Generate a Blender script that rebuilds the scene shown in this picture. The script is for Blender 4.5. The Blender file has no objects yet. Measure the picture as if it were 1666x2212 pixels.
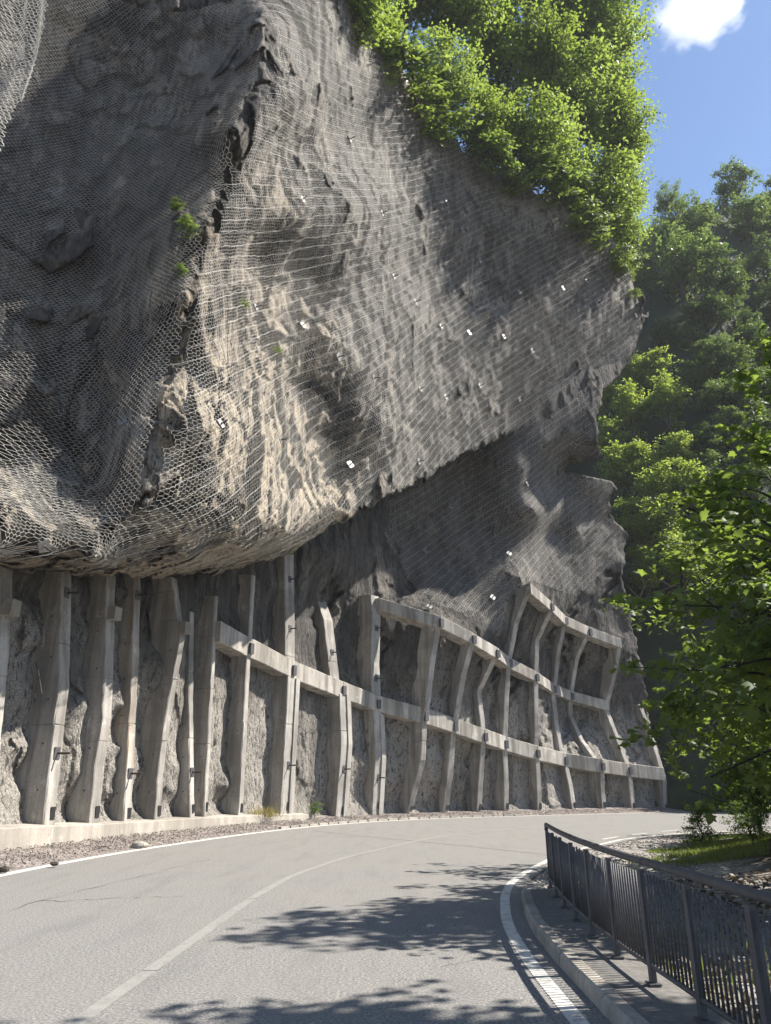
import bpy, math, random
import numpy as np
from mathutils import noise as mnoise, Vector

# ------------------------------------------------------------------ camera, sky, sun, exposure
SC = bpy.context.scene
COL = SC.collection
FPX, YH, EYE = 1560.0, 1695.0, 1.75
PITCH = math.atan((YH - 1106) / FPX)
cam = bpy.data.cameras.new('camera')
cam.sensor_fit = 'HORIZONTAL'; cam.sensor_width = 36.0; cam.lens = 36.0 * FPX / 1666.0
cam.clip_start = 0.1; cam.clip_end = 6000
camo = bpy.data.objects.new('camera', cam); COL.objects.link(camo)
camo.location = (0, 0, EYE); camo.rotation_euler = (math.pi / 2 + PITCH, 0, 0)
SC.camera = camo
SUN_AZ, SUN_EL = math.radians(78), math.radians(48)       # azimuth from +Y (view) towards +X (right)
w = bpy.data.worlds.new('World'); SC.world = w; w.use_nodes = True
nt = w.node_tree; nt.nodes.clear()
sky = nt.nodes.new('ShaderNodeTexSky'); sky.sky_type = 'NISHITA'; sky.sun_disc = False
sky.sun_elevation = SUN_EL; sky.sun_rotation = SUN_AZ
sky.air_density = 1.0; sky.dust_density = 0.2; sky.ozone_density = 3.5
bg = nt.nodes.new('ShaderNodeBackground'); bg.inputs['Strength'].default_value = 0.08
wo = nt.nodes.new('ShaderNodeOutputWorld')
nt.links.new(sky.outputs[0], bg.inputs['Color']); nt.links.new(bg.outputs[0], wo.inputs['Surface'])
sl = bpy.data.lights.new('sun', 'SUN'); sl.energy = 5.0; sl.angle = math.radians(0.53); sl.color = (1.0, 0.945, 0.865)
so = bpy.data.objects.new('sun', sl); COL.objects.link(so)
sd = Vector((math.sin(SUN_AZ) * math.cos(SUN_EL), math.cos(SUN_AZ) * math.cos(SUN_EL), math.sin(SUN_EL)))
so.rotation_euler = sd.to_track_quat('Z', 'Y').to_euler(); so.location = sd * 200
SC.view_settings.view_transform = 'Standard'; SC.view_settings.look = 'None'
SC.view_settings.exposure = 1.3; SC.view_settings.gamma = 1.0
SC.cycles.max_bounces = 7; SC.cycles.diffuse_bounces = 3; SC.cycles.glossy_bounces = 2; SC.cycles.transmission_bounces = 4; SC.cycles.volume_bounces = 6; SC.cycles.transparent_max_bounces = 6

random.seed(7); RNG = np.random.default_rng(7)
R = math.radians

# ------------------------------------------------------------------ helpers: objects
def link(name, data, parent=None):
    o = bpy.data.objects.new(name, data); COL.objects.link(o)
    if parent is not None: o.parent = parent
    return o
def tag(o, label=None, cat=None, group=None, kind=None):
    if label: o['label'] = label
    if cat: o['category'] = cat
    if group: o['group'] = group
    if kind: o['kind'] = kind
    return o
def thing(name, label, cat, loc=(0, 0, 0), group=None):
    o = link(name, None); o.location = loc; o.empty_display_size = .2
    return tag(o, label, cat, group)
def mesh(name, V, F, mat=None, smooth=False):
    """V (n,3) array; F (m,k) int array or list of tuples"""
    me = bpy.data.meshes.new(name)
    V = np.asarray(V, np.float32)
    if isinstance(F, np.ndarray) and F.ndim == 2:
        m, k = F.shape
        me.vertices.add(len(V)); me.vertices.foreach_set('co', V.ravel())
        me.loops.add(m * k); me.loops.foreach_set('vertex_index', F.astype(np.int32).ravel())
        me.polygons.add(m); me.polygons.foreach_set('loop_start', np.arange(0, m * k, k, dtype=np.int32))
        me.update(calc_edges=True); me.validate()
    else:
        me.from_pydata([tuple(map(float, q)) for q in V], [], F); me.update()
    if smooth: me.polygons.foreach_set('use_smooth', np.ones(len(me.polygons), bool))
    if mat: me.materials.append(mat)
    return me
class MB:
    def __init__(s): s.v = []; s.f = []
    def add(s, V, F):
        n = len(s.v); s.v += [tuple(map(float, q)) for q in V]; s.f += [tuple(i + n for i in q) for q in F]; return s
    def box(s, c, ax, ay, az):
        c, ax, ay, az = map(np.asarray, (c, ax, ay, az))
        V = [c + i * ax + j * ay + k * az for k in (-1, 1) for j in (-1, 1) for i in (-1, 1)]
        return s.add(V, [(0, 2, 3, 1), (4, 5, 7, 6), (0, 1, 5, 4), (2, 6, 7, 3), (0, 4, 6, 2), (1, 3, 7, 5)])
    def tube(s, pts, rad, n=6, cap=True):
        pts = [np.asarray(p, float) for p in pts]
        rad = [rad] * len(pts) if np.isscalar(rad) else list(rad)
        V = []
        for i, p in enumerate(pts):
            t = pts[min(i + 1, len(pts) - 1)] - pts[max(i - 1, 0)]; t /= np.linalg.norm(t) + 1e-9
            a = np.cross(t, (0, 0, 1.0) if abs(t[2]) < .9 else (1.0, 0, 0)); a /= np.linalg.norm(a); b = np.cross(t, a)
            V += [p + rad[i] * (math.cos(2 * math.pi * k / n) * a + math.sin(2 * math.pi * k / n) * b) for k in range(n)]
        F = [(i * n + k, i * n + (k + 1) % n, (i + 1) * n + (k + 1) % n, (i + 1) * n + k) for i in range(len(pts) - 1) for k in range(n)]
        if cap: F += [tuple(range(n))[::-1], tuple((len(pts) - 1) * n + k for k in range(n))]
        return s.add(V, F)
    def mesh(s, name, mat, smooth=False): return mesh(name, np.array(s.v), s.f, mat, smooth)
    def build(s, name, mat, parent=None, smooth=False): return link(name, s.mesh(name, mat, smooth), parent)

# ------------------------------------------------------------------ helpers: materials
class NT:
    def __init__(s, name):
        s.m = bpy.data.materials.new(name); s.m.use_nodes = True; s.t = s.m.node_tree; s.t.nodes.clear()
        s.out = s.n('ShaderNodeOutputMaterial'); s.geo = s.n('ShaderNodeNewGeometry'); s.pos = s.geo.outputs['Position']
    def n(s, k): return s.t.nodes.new(k)
    def l(s, a, b): s.t.links.new(a, b)
    def mapv(s, scale, src=None):
        m = s.n('ShaderNodeMapping'); m.inputs['Scale'].default_value = scale; s.l(src or s.pos, m.inputs['Vector']); return m.outputs[0]
    def noise(s, scale, detail=4, rough=.6, vec=None, dist=0.0):
        q = s.n('ShaderNodeTexNoise'); q.inputs['Scale'].default_value = scale; q.inputs['Detail'].default_value = detail
        q.inputs['Roughness'].default_value = rough; q.inputs['Distortion'].default_value = dist
        s.l(vec or s.pos, q.inputs['Vector']); return q.outputs['Fac']
    def voro(s, scale, feature='F1', vec=None, out='Distance'):
        q = s.n('ShaderNodeTexVoronoi'); q.feature = feature; q.inputs['Scale'].default_value = scale
        s.l(vec or s.pos, q.inputs['Vector']); return q.outputs[out]
    def ramp(s, fac, stops):
        r = s.n('ShaderNodeValToRGB'); e = r.color_ramp.elements
        while len(e) < len(stops): e.new(.5)
        for q, (p, c) in zip(e, stops):
            q.position = p; q.color = (c, c, c, 1) if np.isscalar(c) else (*c, 1)
        s.l(fac, r.inputs[0]); return r.outputs[0]
    def mix(s, fac, a, b, mode='MIX'):
        m = s.n('ShaderNodeMix'); m.data_type = 'RGBA'; m.blend_type = mode
        for sock, v in ((m.inputs[0], fac), (m.inputs[6], a), (m.inputs[7], b)):
            if hasattr(v, 'is_output'): s.l(v, sock)
            elif np.isscalar(v): sock.default_value = v
            else: sock.default_value = (*v, 1)
        return m.outputs[2]
    def math(s, op, a, b):
        m = s.n('ShaderNodeMath'); m.operation = op
        for i, v in enumerate((a, b)):
            if hasattr(v, 'is_output'): s.l(v, m.inputs[i])
            else: m.inputs[i].default_value = v
        return m.outputs[0]
    def bump(s, h, strength=.5, dist=.05, normal=None):
        b = s.n('ShaderNodeBump'); b.inputs['Strength'].default_value = strength; b.inputs['Distance'].default_value = dist
        s.l(h, b.inputs['Height'])
        if normal is not None: s.l(normal, b.inputs['Normal'])
        return b.outputs[0]
    def pbr(s, col, rough=.85, normal=None, metal=0, spec=.3):
        p = s.n('ShaderNodeBsdfPrincipled')
        if hasattr(col, 'is_output'): s.l(col, p.inputs['Base Color'])
        else: p.inputs['Base Color'].default_value = (*col, 1)
        if hasattr(rough, 'is_output'): s.l(rough, p.inputs['Roughness'])
        else: p.inputs['Roughness'].default_value = rough
        p.inputs['Metallic'].default_value = metal; p.inputs['Specular IOR Level'].default_value = spec
        if normal is not None: s.l(normal, p.inputs['Normal'])
        s.l(p.outputs[0], s.out.inputs['Surface']); return s.m
def m_rock(name='rock', shot=False):
    s = NT(name)
    vz = s.mapv((1, 1, .3))
    big = s.noise(.2, 3, .55); mid = s.noise(1.2, 5, .68, vz); fine = s.noise(6, 5, .72, s.mapv((1, 1, .5)))
    if not shot:      # a warm tan body of stone in the bulge, grey limestone around it
        dv = s.n('ShaderNodeVectorMath'); dv.operation = 'DISTANCE'; s.l(s.pos, dv.inputs[0]); dv.inputs[1].default_value = (-3.6, 24.5, 14.5)
        wm = s.ramp(s.math('ADD', s.math('MULTIPLY', dv.outputs['Value'], .06), s.math('MULTIPLY', s.math('SUBTRACT', big, .5), 1.1)), [(.34, 1), (.66, 0)])
    c = s.ramp(big, [(.34, (.095, .088, .08)), (.5, (.155, .142, .126)), (.66, (.24, .215, .182))])
    if not shot: c = s.mix(s.math('MULTIPLY', wm, .92), c, (.52, .435, .32))
    if not shot:      # dark brown stone in the hollow, its shade deepened in the colour
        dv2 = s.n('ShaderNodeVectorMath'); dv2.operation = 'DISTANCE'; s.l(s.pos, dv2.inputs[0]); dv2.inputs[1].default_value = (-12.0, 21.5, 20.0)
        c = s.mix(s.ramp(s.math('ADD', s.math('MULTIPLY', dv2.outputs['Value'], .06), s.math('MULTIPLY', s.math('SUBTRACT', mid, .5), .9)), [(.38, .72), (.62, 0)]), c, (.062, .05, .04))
    c = s.mix(s.ramp(mid, [(.38, .92), (.49, 0)]), c, (.04, .037, .035))
    c = s.mix(s.ramp(mid, [(.54, 0), (.68, .65)]), c, (.40, .35, .285))
    st = s.noise(1.1, 2, .6, s.mapv((1, 1, .06)))
    c = s.mix(s.ramp(st, [(.54, 0), (.7, .65)]), c, (.09, .086, .082))
    gr = s.noise(2.6, 4, .7, s.mapv((1, 1, .16))); c = s.mix(s.ramp(gr, [(.38, .85), (.46, 0)]), c, (.04, .037, .035))
    if shot:          # sprayed concrete with pebbly grain over the lower wall
        sx = s.n('ShaderNodeSeparateXYZ'); s.l(s.pos, sx.inputs[0])
        lv = s.math('ADD', s.math('MULTIPLY', sx.outputs[2], .07), s.math('MULTIPLY', mid, .9))
        pb = s.voro(17, 'F1'); sc_ = s.ramp(pb, [(.15, (.50, .465, .415)), (.55, (.28, .258, .225))])
        sc_ = s.mix(s.ramp(st, [(.5, 0), (.68, .7)]), sc_, (.12, .112, .10))
        c = s.mix(s.ramp(lv, [(.8, .95), (1.02, 0)]), s.mix(.35, c, (.05, .048, .047)), sc_)  # bare rock is darkened in colour to deepen the shade under the overhang
    c = s.mix(s.ramp(fine, [(.38, .85), (.48, 0)]), c, (.045, .042, .04))
    c = s.mix(s.ramp(fine, [(.62, 0), (.74, .4)]), c, (.40, .31, .21))
    return s.pbr(c, .92, s.bump(s.math('ADD', fine, s.math('MULTIPLY', gr, .9)), 1.0, .22), 0, .2)
def m_concrete(name, base=(.47, .44, .395), dark=(.11, .10, .088), streak=.62, orange=0.0):
    s = NT(name)
    c = s.ramp(s.noise(.9, 5, .6), [(.3, tuple(x * .72 for x in base)), (.65, base)])
    st = s.noise(2.2, 4, .65, s.mapv((1, 1, .08)))
    c = s.mix(s.ramp(st, [(.42, 0), (.62, streak)]), c, dark)
    c = s.mix(s.ramp(s.noise(1.7, 5, .7, s.mapv((1, 1, .6))), [(.58, 0), (.72, .6)]), c, tuple(min(1, x * 1.5) for x in base))
    if orange: c = s.mix(s.ramp(s.noise(2.5, 3, .5, s.mapv((1, 1, .05))), [(.5, 0), (.62, orange)]), c, (.42, .25, .10))
    pit = s.ramp(s.voro(7, 'F1'), [(.05, 0), (.12, 1)])
    c = s.mix(pit, tuple(x * .35 for x in base), c)
    f = s.noise(22, 5, .7); c = s.mix(s.ramp(f, [(.3, .35), (.55, 0)]), c, dark)
    st2 = s.noise(.45, 3, .6); c = s.mix(s.ramp(st2, [(.47, 0), (.6, .5)]), c, dark)
    brd = s.noise(3, 3, .5, s.mapv((2.5, 2.5, .12)))
    h = s.math('ADD', s.math('MULTIPLY', f, .5), s.math('ADD', s.math('MULTIPLY', pit, .25), brd))
    return s.pbr(c, .9, s.bump(h, .5, .025), 0, .25)
def m_asphalt():
    s = NT('asphalt')
    sp = s.noise(34, 4, .85); sp2 = s.voro(40, 'F1')
    c = s.ramp(sp, [(.36, (.05, .05, .052)), (.5, (.165, .16, .152)), (.62, (.33, .315, .29))])
    c = s.mix(s.ramp(sp2, [(.1, .5), (.4, 0)]), c, (.25, .24, .22))
    c = s.mix(s.ramp(s.noise(.5, 5, .6), [(.4, 0), (.7, .5)]), c, (.20, .185, .165))
    c = s.mix(s.ramp(s.noise(2.0, 3, .7, s.mapv((1, .2, 1))), [(.5, 0), (.75, .35)]), c, (.095, .093, .092))
    return s.pbr(c, .82, s.bump(sp, .6, .012), 0, .35)
def m_paint():
    s = NT('road_paint')
    n = s.noise(5, 6, .75); sp = s.noise(85, 3, .8)
    a = s.ramp(sp, [(.3, (.09, .09, .09)), (.6, (.22, .215, .2))])
    return s.pbr(s.mix(s.ramp(n, [(.34, .1), (.5, .92)]), a, s.ramp(sp, [(.2, (.42, .40, .36)), (.55, (.62, .60, .55))])), .7, s.bump(sp, .5, .01))
def m_paint_old():
    s = NT('road_paint_worn')
    n = s.noise(6, 6, .8); sp = s.noise(70, 3, .8)
    a = s.ramp(sp, [(.3, (.10, .10, .095)), (.6, (.22, .215, .2))])
    return s.pbr(s.mix(s.ramp(n, [(.35, 0.05), (.65, .3)]), a, (.5, .475, .42)), .8, s.bump(sp, .6, .012))
def m_gravel(name, c0, c1, scale=16):
    s = NT(name)
    v = s.voro(scale, 'F1', None, 'Color'); d = s.voro(scale, 'F1')
    g = s.n('ShaderNodeSeparateColor'); s.l(v, g.inputs[0])
    c = s.ramp(g.outputs[0], [(0, c0), (1, c1)])
    c = s.mix(s.ramp(s.noise(1.3, 5, .65), [(.45, 0), (.7, .7)]), c, tuple(x * .5 for x in c0))
    return s.pbr(c, .95, s.bump(s.math('SUBTRACT', s.noise(30, 3), d), .9, .03), 0, .2)
def m_soil():
    s = NT('forest_soil')
    c = s.ramp(s.noise(3, 6, .7), [(.3, (.03, .024, .017)), (.55, (.075, .057, .037)), (.75, (.13, .10, .065))])
    return s.pbr(c, .95, s.bump(s.noise(14, 5, .7), 1, .05), 0, .1)
def m_leaf(name, c0, c1, trans=.5, tc=(.25, .42, .04)):
    s = NT(name)
    c = s.ramp(s.geo.outputs['Random Per Island'], [(0, c0), (1, c1)])
    c = s.mix(s.ramp(s.noise(.5, 3), [(.4, 0), (.7, .4)]), c, tuple(x * .55 for x in c0))
    d = s.n('ShaderNodeBsdfPrincipled'); s.l(c, d.inputs['Base Color']); d.inputs['Roughness'].default_value = .55; d.inputs['Specular IOR Level'].default_value = .35
    t = s.n('ShaderNodeBsdfTranslucent'); s.l(s.mix(.75, c, tc), t.inputs[0])
    m = s.n('ShaderNodeMixShader'); m.inputs[0].default_value = trans
    s.l(d.outputs[0], m.inputs[1]); s.l(t.outputs[0], m.inputs[2]); s.l(m.outputs[0], s.out.inputs['Surface']); return s.m
def m_plain(name, col, rough=.6, metal=0, var=.35, scale=9):
    s = NT(name); c = s.ramp(s.noise(scale, 4, .65), [(.3, tuple(x * (1 - var) for x in col)), (.7, tuple(min(1, x * (1 + var * .5)) for x in col))])
    return s.pbr(c, rough, s.bump(s.noise(scale * 5, 3), .2, .01), metal, .4)
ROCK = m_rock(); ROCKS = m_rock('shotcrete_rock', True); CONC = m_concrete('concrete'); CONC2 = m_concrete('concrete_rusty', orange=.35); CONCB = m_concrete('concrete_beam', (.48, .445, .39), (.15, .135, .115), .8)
PLIN = m_concrete('plinth_concrete', (.42, .385, .33), (.17, .15, .13), .4)
ASPH = m_asphalt(); PAINT = m_paint(); PAINTO = m_paint_old()
GRAV = m_gravel('gravel', (.13, .11, .10), (.34, .30, .27)); GRAVL = m_gravel('pale_gravel', (.16, .145, .13), (.42, .39, .36), 13)
SOIL = m_soil()
WIRE = m_plain('galvanised_wire', (.62, .59, .53), .5, .0, .2)
STEEL = m_plain('galvanised_plate', (.2, .195, .185), .5, .2, .3); RUST = m_plain('rusty_bar', (.05, .038, .03), .8, 0, .4)
DARKM = m_plain('railing_paint', (.075, .072, .075), .55, .0, .3); BLACK = m_plain('black_plastic', (.02, .02, .02), .5)
BARK = m_plain('bark', (.075, .062, .048), .9, 0, .5); BARKD = m_plain('dark_bark', (.03, .026, .022), .9, 0, .5)
KERB = m_concrete('kerb_stone', (.40, .365, .315), (.13, .12, .10), .4)
PAVE = m_plain('pavement_asphalt', (.15, .14, .128), .9, 0, .4, 14)
LF_CLIFF = m_leaf('leaf_cliff_tree', (.085, .145, .028), (.175, .235, .05), .5, (.38, .50, .08))
LF_HILL = m_leaf('leaf_hill_tree', (.055, .10, .03), (.13, .175, .05), .42, (.24, .34, .07))
LF_SHRUB = m_leaf('leaf_bright_shrub', (.13, .19, .03), (.22, .28, .05), .52, (.48, .60, .09))
LF_MAPLE = m_leaf('leaf_maple', (.042, .072, .022), (.105, .15, .04), .44, (.34, .46, .06))
LF_BUSH = m_leaf('leaf_dark_bush', (.035, .065, .015), (.09, .13, .025), .45, (.25, .38, .04))
GRASS = m_leaf('grass_blades', (.07, .09, .022), (.19, .20, .06), .4, (.3, .4, .05))
LITTER = m_leaf('leaf_litter', (.05, .034, .02), (.15, .11, .065), .15, (.2, .13, .06))
DRYG = m_leaf('dry_grass', (.25, .20, .07), (.36, .32, .12), .3, (.4, .35, .1))
# ------------------------------------------------------------------ plan of the bend: road line, wall line, rays
CP, SP = math.cos(PITCH), math.sin(PITCH)
def dirv(u, v):
    dx = (np.asarray(u, float) - 833) / FPX; dy = (1106 - np.asarray(v, float)) / FPX
    return np.stack([dx + 0 * dy, CP - dy * SP + 0 * dx, SP + dy * CP + 0 * dx], -1)
def proj(P):
    P = np.asarray(P, float); fw = P[..., 1] * CP + (P[..., 2] - EYE) * SP; up = -P[..., 1] * SP + (P[..., 2] - EYE) * CP
    return 833 + FPX * P[..., 0] / fw, 1106 - FPX * up / fw
def ground(u, v, z=0.0):
    d = dirv(u, v); t = (z - EYE) / d[..., 2]; return np.array([d[..., 0] * t, d[..., 1] * t, z])
def dense(P, step=.1, sm=30):
    P = np.asarray(P, float)
    seg = np.r_[0, np.cumsum(np.hypot(*np.diff(P, axis=0).T))]; q = np.arange(0, seg[-1], step)
    D = np.c_[np.interp(q, seg, P[:, 0]), np.interp(q, seg, P[:, 1])]
    k = np.hanning(2 * sm + 1); k /= k.sum(); Dp = np.pad(D, ((sm, sm), (0, 0)), mode='reflect', reflect_type='odd')
    return np.c_[np.convolve(Dp[:, 0], k, 'valid'), np.convolve(Dp[:, 1], k, 'valid')]
def frames(L):
    T = np.gradient(L, axis=0); T /= np.hypot(*T.T)[:, None]; return T, np.c_[T[:, 1], -T[:, 0]]
LEFT = dense([(-8.2, -20), (-8.2, 0), (-8.15, 12), (-7.95, 16.6), (-7.65, 19.5), (-7.2, 22.2), (-6.65, 24.6), (-5.95, 27.4), (-5.05, 30.5), (-3.75, 34), (-2.2, 37), (-.2, 39.9), (3.0, 43.2), (6.8, 45.8), (10.2, 47.8), (13.9, 50), (18.1, 52.3), (24.5, 55.2), (60, 68)])
LT, LN = frames(LEFT)
WALL = LEFT - LN * np.interp(LEFT[:, 1], [0, 16, 26, 34, 45], [2.3, 2.3, 2.1, 1.7, 1.5])[:, None]
WT, WN = frames(WALL)
RIGHT = dense([(1.52, -20), (1.52, 6), (1.52, 9), (1.62, 10.9), (1.80, 12.3), (2.05, 13.9), (2.45, 15.6), (3.2, 17.7), (4.3, 20.4), (5.6, 23), (7.1, 25.4), (8.2, 27.2), (9.9, 29.0), (11.7, 30.5), (14.2, 31.8), (20, 34), (40, 41)], .1, 12)
CENT = dense([(-2.5, -20), (-2.45, 5), (-2.42, 7), (-2.36, 8.5), (-2.3, 10.6), (-2.2, 13.2), (-1.95, 16.4), (-1.15, 20), (-.1, 23.2), (1.0, 26.2), (2.0, 28.6), (3.95, 31.8), (5.9, 34.2), (7.4, 35.8), (12, 39.5), (18, 43), (40, 52)], .1, 15)
def sdist(P):
    d = WALL - P; k = int(np.argmin((d ** 2).sum(1))); return -float(d[k] @ WN[k]), k
def solve(u, v, o):
    d = dirv(u, v); a = 4.0
    t = 4.0
    while t < 130:
        if sdist(d[:2] * t)[0] < o: break
        t += .5
    a, b = t - .5, t
    for _ in range(14):
        m = (a + b) / 2
        if sdist(d[:2] * m)[0] < o: b = m
        else: a = m
    return b
def wpt(s, o=0.0, z=0.0):
    q = np.clip(np.asarray(s, float) * 10, 0, len(WALL) - 1.001); i = q.astype(int); f_ = (q - i)[..., None]
    P = WALL[i] * (1 - f_) + WALL[i + 1] * f_; N = WN[i] * (1 - f_) + WN[i + 1] * f_
    P = P + N * np.asarray(o)[..., None]
    return np.concatenate([P, (np.asarray(z) + 0 * P[..., 0])[..., None]], -1)
def wframe(s):
    i = int(min(max(s * 10, 0), len(WALL) - 1)); return WALL[i], WT[i], WN[i]

# ------------------------------------------------------------------ pillar profiles (pixel outlines read back into plan + height)
A_ = lambda x, y: (x * .3432, 1138.8 + y * .3432)
B_ = lambda x, y: (379.6 + x * .3255, 1138.8 + y * .3255)
C_ = lambda x, y: (867.7 + x * .3906, 1193 + y * .3906)
PIL = [(A_, .55, [(-90, 1870), (-30, 1300), (5, 950), (25, 700), (40, 480), (42, 260)]),
 (A_, .52, [(310, 1870), (348, 1500), (405, 985), (415, 600), (422, 270)]),
 (A_, .50, [(595, 1855), (630, 1500), (675, 1200), (692, 780), (702, 300)]),
 (A_, .42, [(800, 1860), (822, 1500), (841, 1105), (858, 760), (868, 265)]),
 (A_, .36, [(992, 1840), (1018, 1500), (1058, 1210), (1149, 700), (1138, 610), (1098, 320)]),
 (A_, .32, [(1212, 1825), (1204, 1200), (1206, 800), (1210, 535)]),
 (A_, .26, [(1295, 1810), (1320, 1300), (1352, 700), (1365, 435)]),
 (B_, .34, [(430, 1910), (460, 1390), (484, 880), (492, 800), (517, 320)]),
 (B_, .86, [(730, 1895), (760, 1390), (782, 1000), (760, 930), (755, 120)]),
 (B_, .80, [(1095, 1920), (1130, 1440), (1120, 1110), (1060, 1040), (1015, 620), (965, 475)]),
 (B_, .72, [(1335, 1885), (1357, 1530), (1345, 1240), (1333, 1100), (1325, 900), (1335, 580), (1322, 455)]),
 (C_, .42, [(45, 1437), (120, 1150), (130, 930), (140, 880), (175, 600), (212, 380)]),
 (C_, .42, [(245, 1437), (270, 1230), (290, 990), (300, 940), (345, 680), (400, 480)]),
 (C_, .38, [(430, 1437), (445, 1170), (458, 1020), (455, 1000), (430, 770), (530, 560)]),
 (C_, .38, [(582, 1432), (580, 1250), (573, 1080), (575, 1030), (582, 800), (597, 600), (635, 400), (712, 190)]),
 (C_, .38, [(765, 1430), (760, 1250), (752, 1130), (748, 1090), (745, 680), (752, 490), (825, 330)]),
 (C_, .38, [(958, 1425), (935, 1280), (908, 1165), (890, 1120), (860, 950), (842, 790), (870, 560), (905, 385)]),
 (C_, .38, [(1122, 1422), (1115, 1330), (1110, 1190), (1075, 1140), (1000, 1040), (935, 900), (940, 780), (972, 590), (1040, 440)]),
 (C_, .38, [(1285, 1425), (1275, 1330), (1262, 1210), (1250, 1170), (1200, 1040), (1140, 880), (1142, 830), (1185, 660), (1210, 495)]),
 (C_, .36, [(1460, 1430), (1458, 1270), (1450, 1230), (1410, 1100), (1360, 950), (1320, 840)])]
PP = []
for cv, wd, pl in PIL:
    uv = [cv(*q) for q in pl]; t = solve(*uv[0], 0); k = sdist(dirv(*uv[0])[:2] * t)[1]
    prof = []
    for (u, v) in uv:
        d = dirv(u, v); tt = (WALL[k] @ WT[k]) / (d[:2] @ WT[k]); Q = d[:2] * tt
        prof.append((float((Q - WALL[k]) @ WN[k]), float(d[2] * tt + EYE), u, v))
    PP.append(dict(s=k * .1, w=wd, prof=prof))
def po(i, z): pr = PP[i]['prof']; return float(np.interp(z, [q[1] for q in pr], [q[0] for q in pr]))
def pov(i, v): pr = PP[i]['prof'][::-1]; return [float(np.interp(v, [q[3] for q in pr], [q[j] for q in pr])) for j in (0, 1, 2)]

# ------------------------------------------------------------------ cliff: depth fields from control points
class Field:
    def __init__(s, ctrl):
        pts, val = [], []
        for u, v, kind, x in ctrl:
            d = dirv(u, v); t = solve(u, v, x) if kind == 'o' else x / d[1]
            pts.append((u, v)); val.append(math.log(t))
        s.p = np.array(pts, float) / 100; s.m = float(np.mean(val)); v = np.array(val) - s.m
        K = np.hypot(s.p[:, None, 0] - s.p[None, :, 0], s.p[:, None, 1] - s.p[None, :, 1])
        s.w = np.linalg.solve(-K + np.eye(len(v)) * -1e-3 * 0 + np.eye(len(v)) * 0.002, v)
    def __call__(s, u, v):
        u = np.asarray(u, float); sh = u.shape; U = np.stack([u.ravel(), np.asarray(v, float).ravel()], -1) / 100; out = np.empty(len(U))
        for a in range(0, len(U), 20000):
            q = U[a:a + 20000]; out[a:a + 20000] = -np.hypot(q[:, None, 0] - s.p[None, :, 0], q[:, None, 1] - s.p[None, :, 1]) @ s.w
        return np.exp(out.reshape(sh) + s.m)
def ip(x, pts): return np.interp(x, [q[0] for q in pts], [q[1] for q in pts])
LIP = [(-260, 1212), (0, 1226), (100, 1238), (250, 1246), (400, 1245), (520, 1228), (600, 1205), (640, 1186), (700, 1150), (760, 1113), (870, 1062), (1000, 985), (1100, 935), (1180, 900), (1250, 852), (1300, 828), (1360, 782), (1392, 690), (1460, 690)]
CREST = [(-260, -260), (690, -260), (730, -60), (830, 110), (900, 190), (1000, 330), (1150, 400), (1250, 480), (1340, 540), (1390, 680), (1460, 690)]
SIL = [(640, 1392), (690, 1391), (740, 1376), (790, 1353), (850, 1302), (910, 1290), (985, 1296), (996, 1270), (1008, 1225), (1018, 1225), (1040, 1322), (1058, 1334), (1080, 1318), (1110, 1318), (1150, 1354), (1200, 1350), (1260, 1345), (1330, 1362), (1470, 1393), (1560, 1402), (1640, 1428), (1755, 1450), (1900, 1452)]
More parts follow.
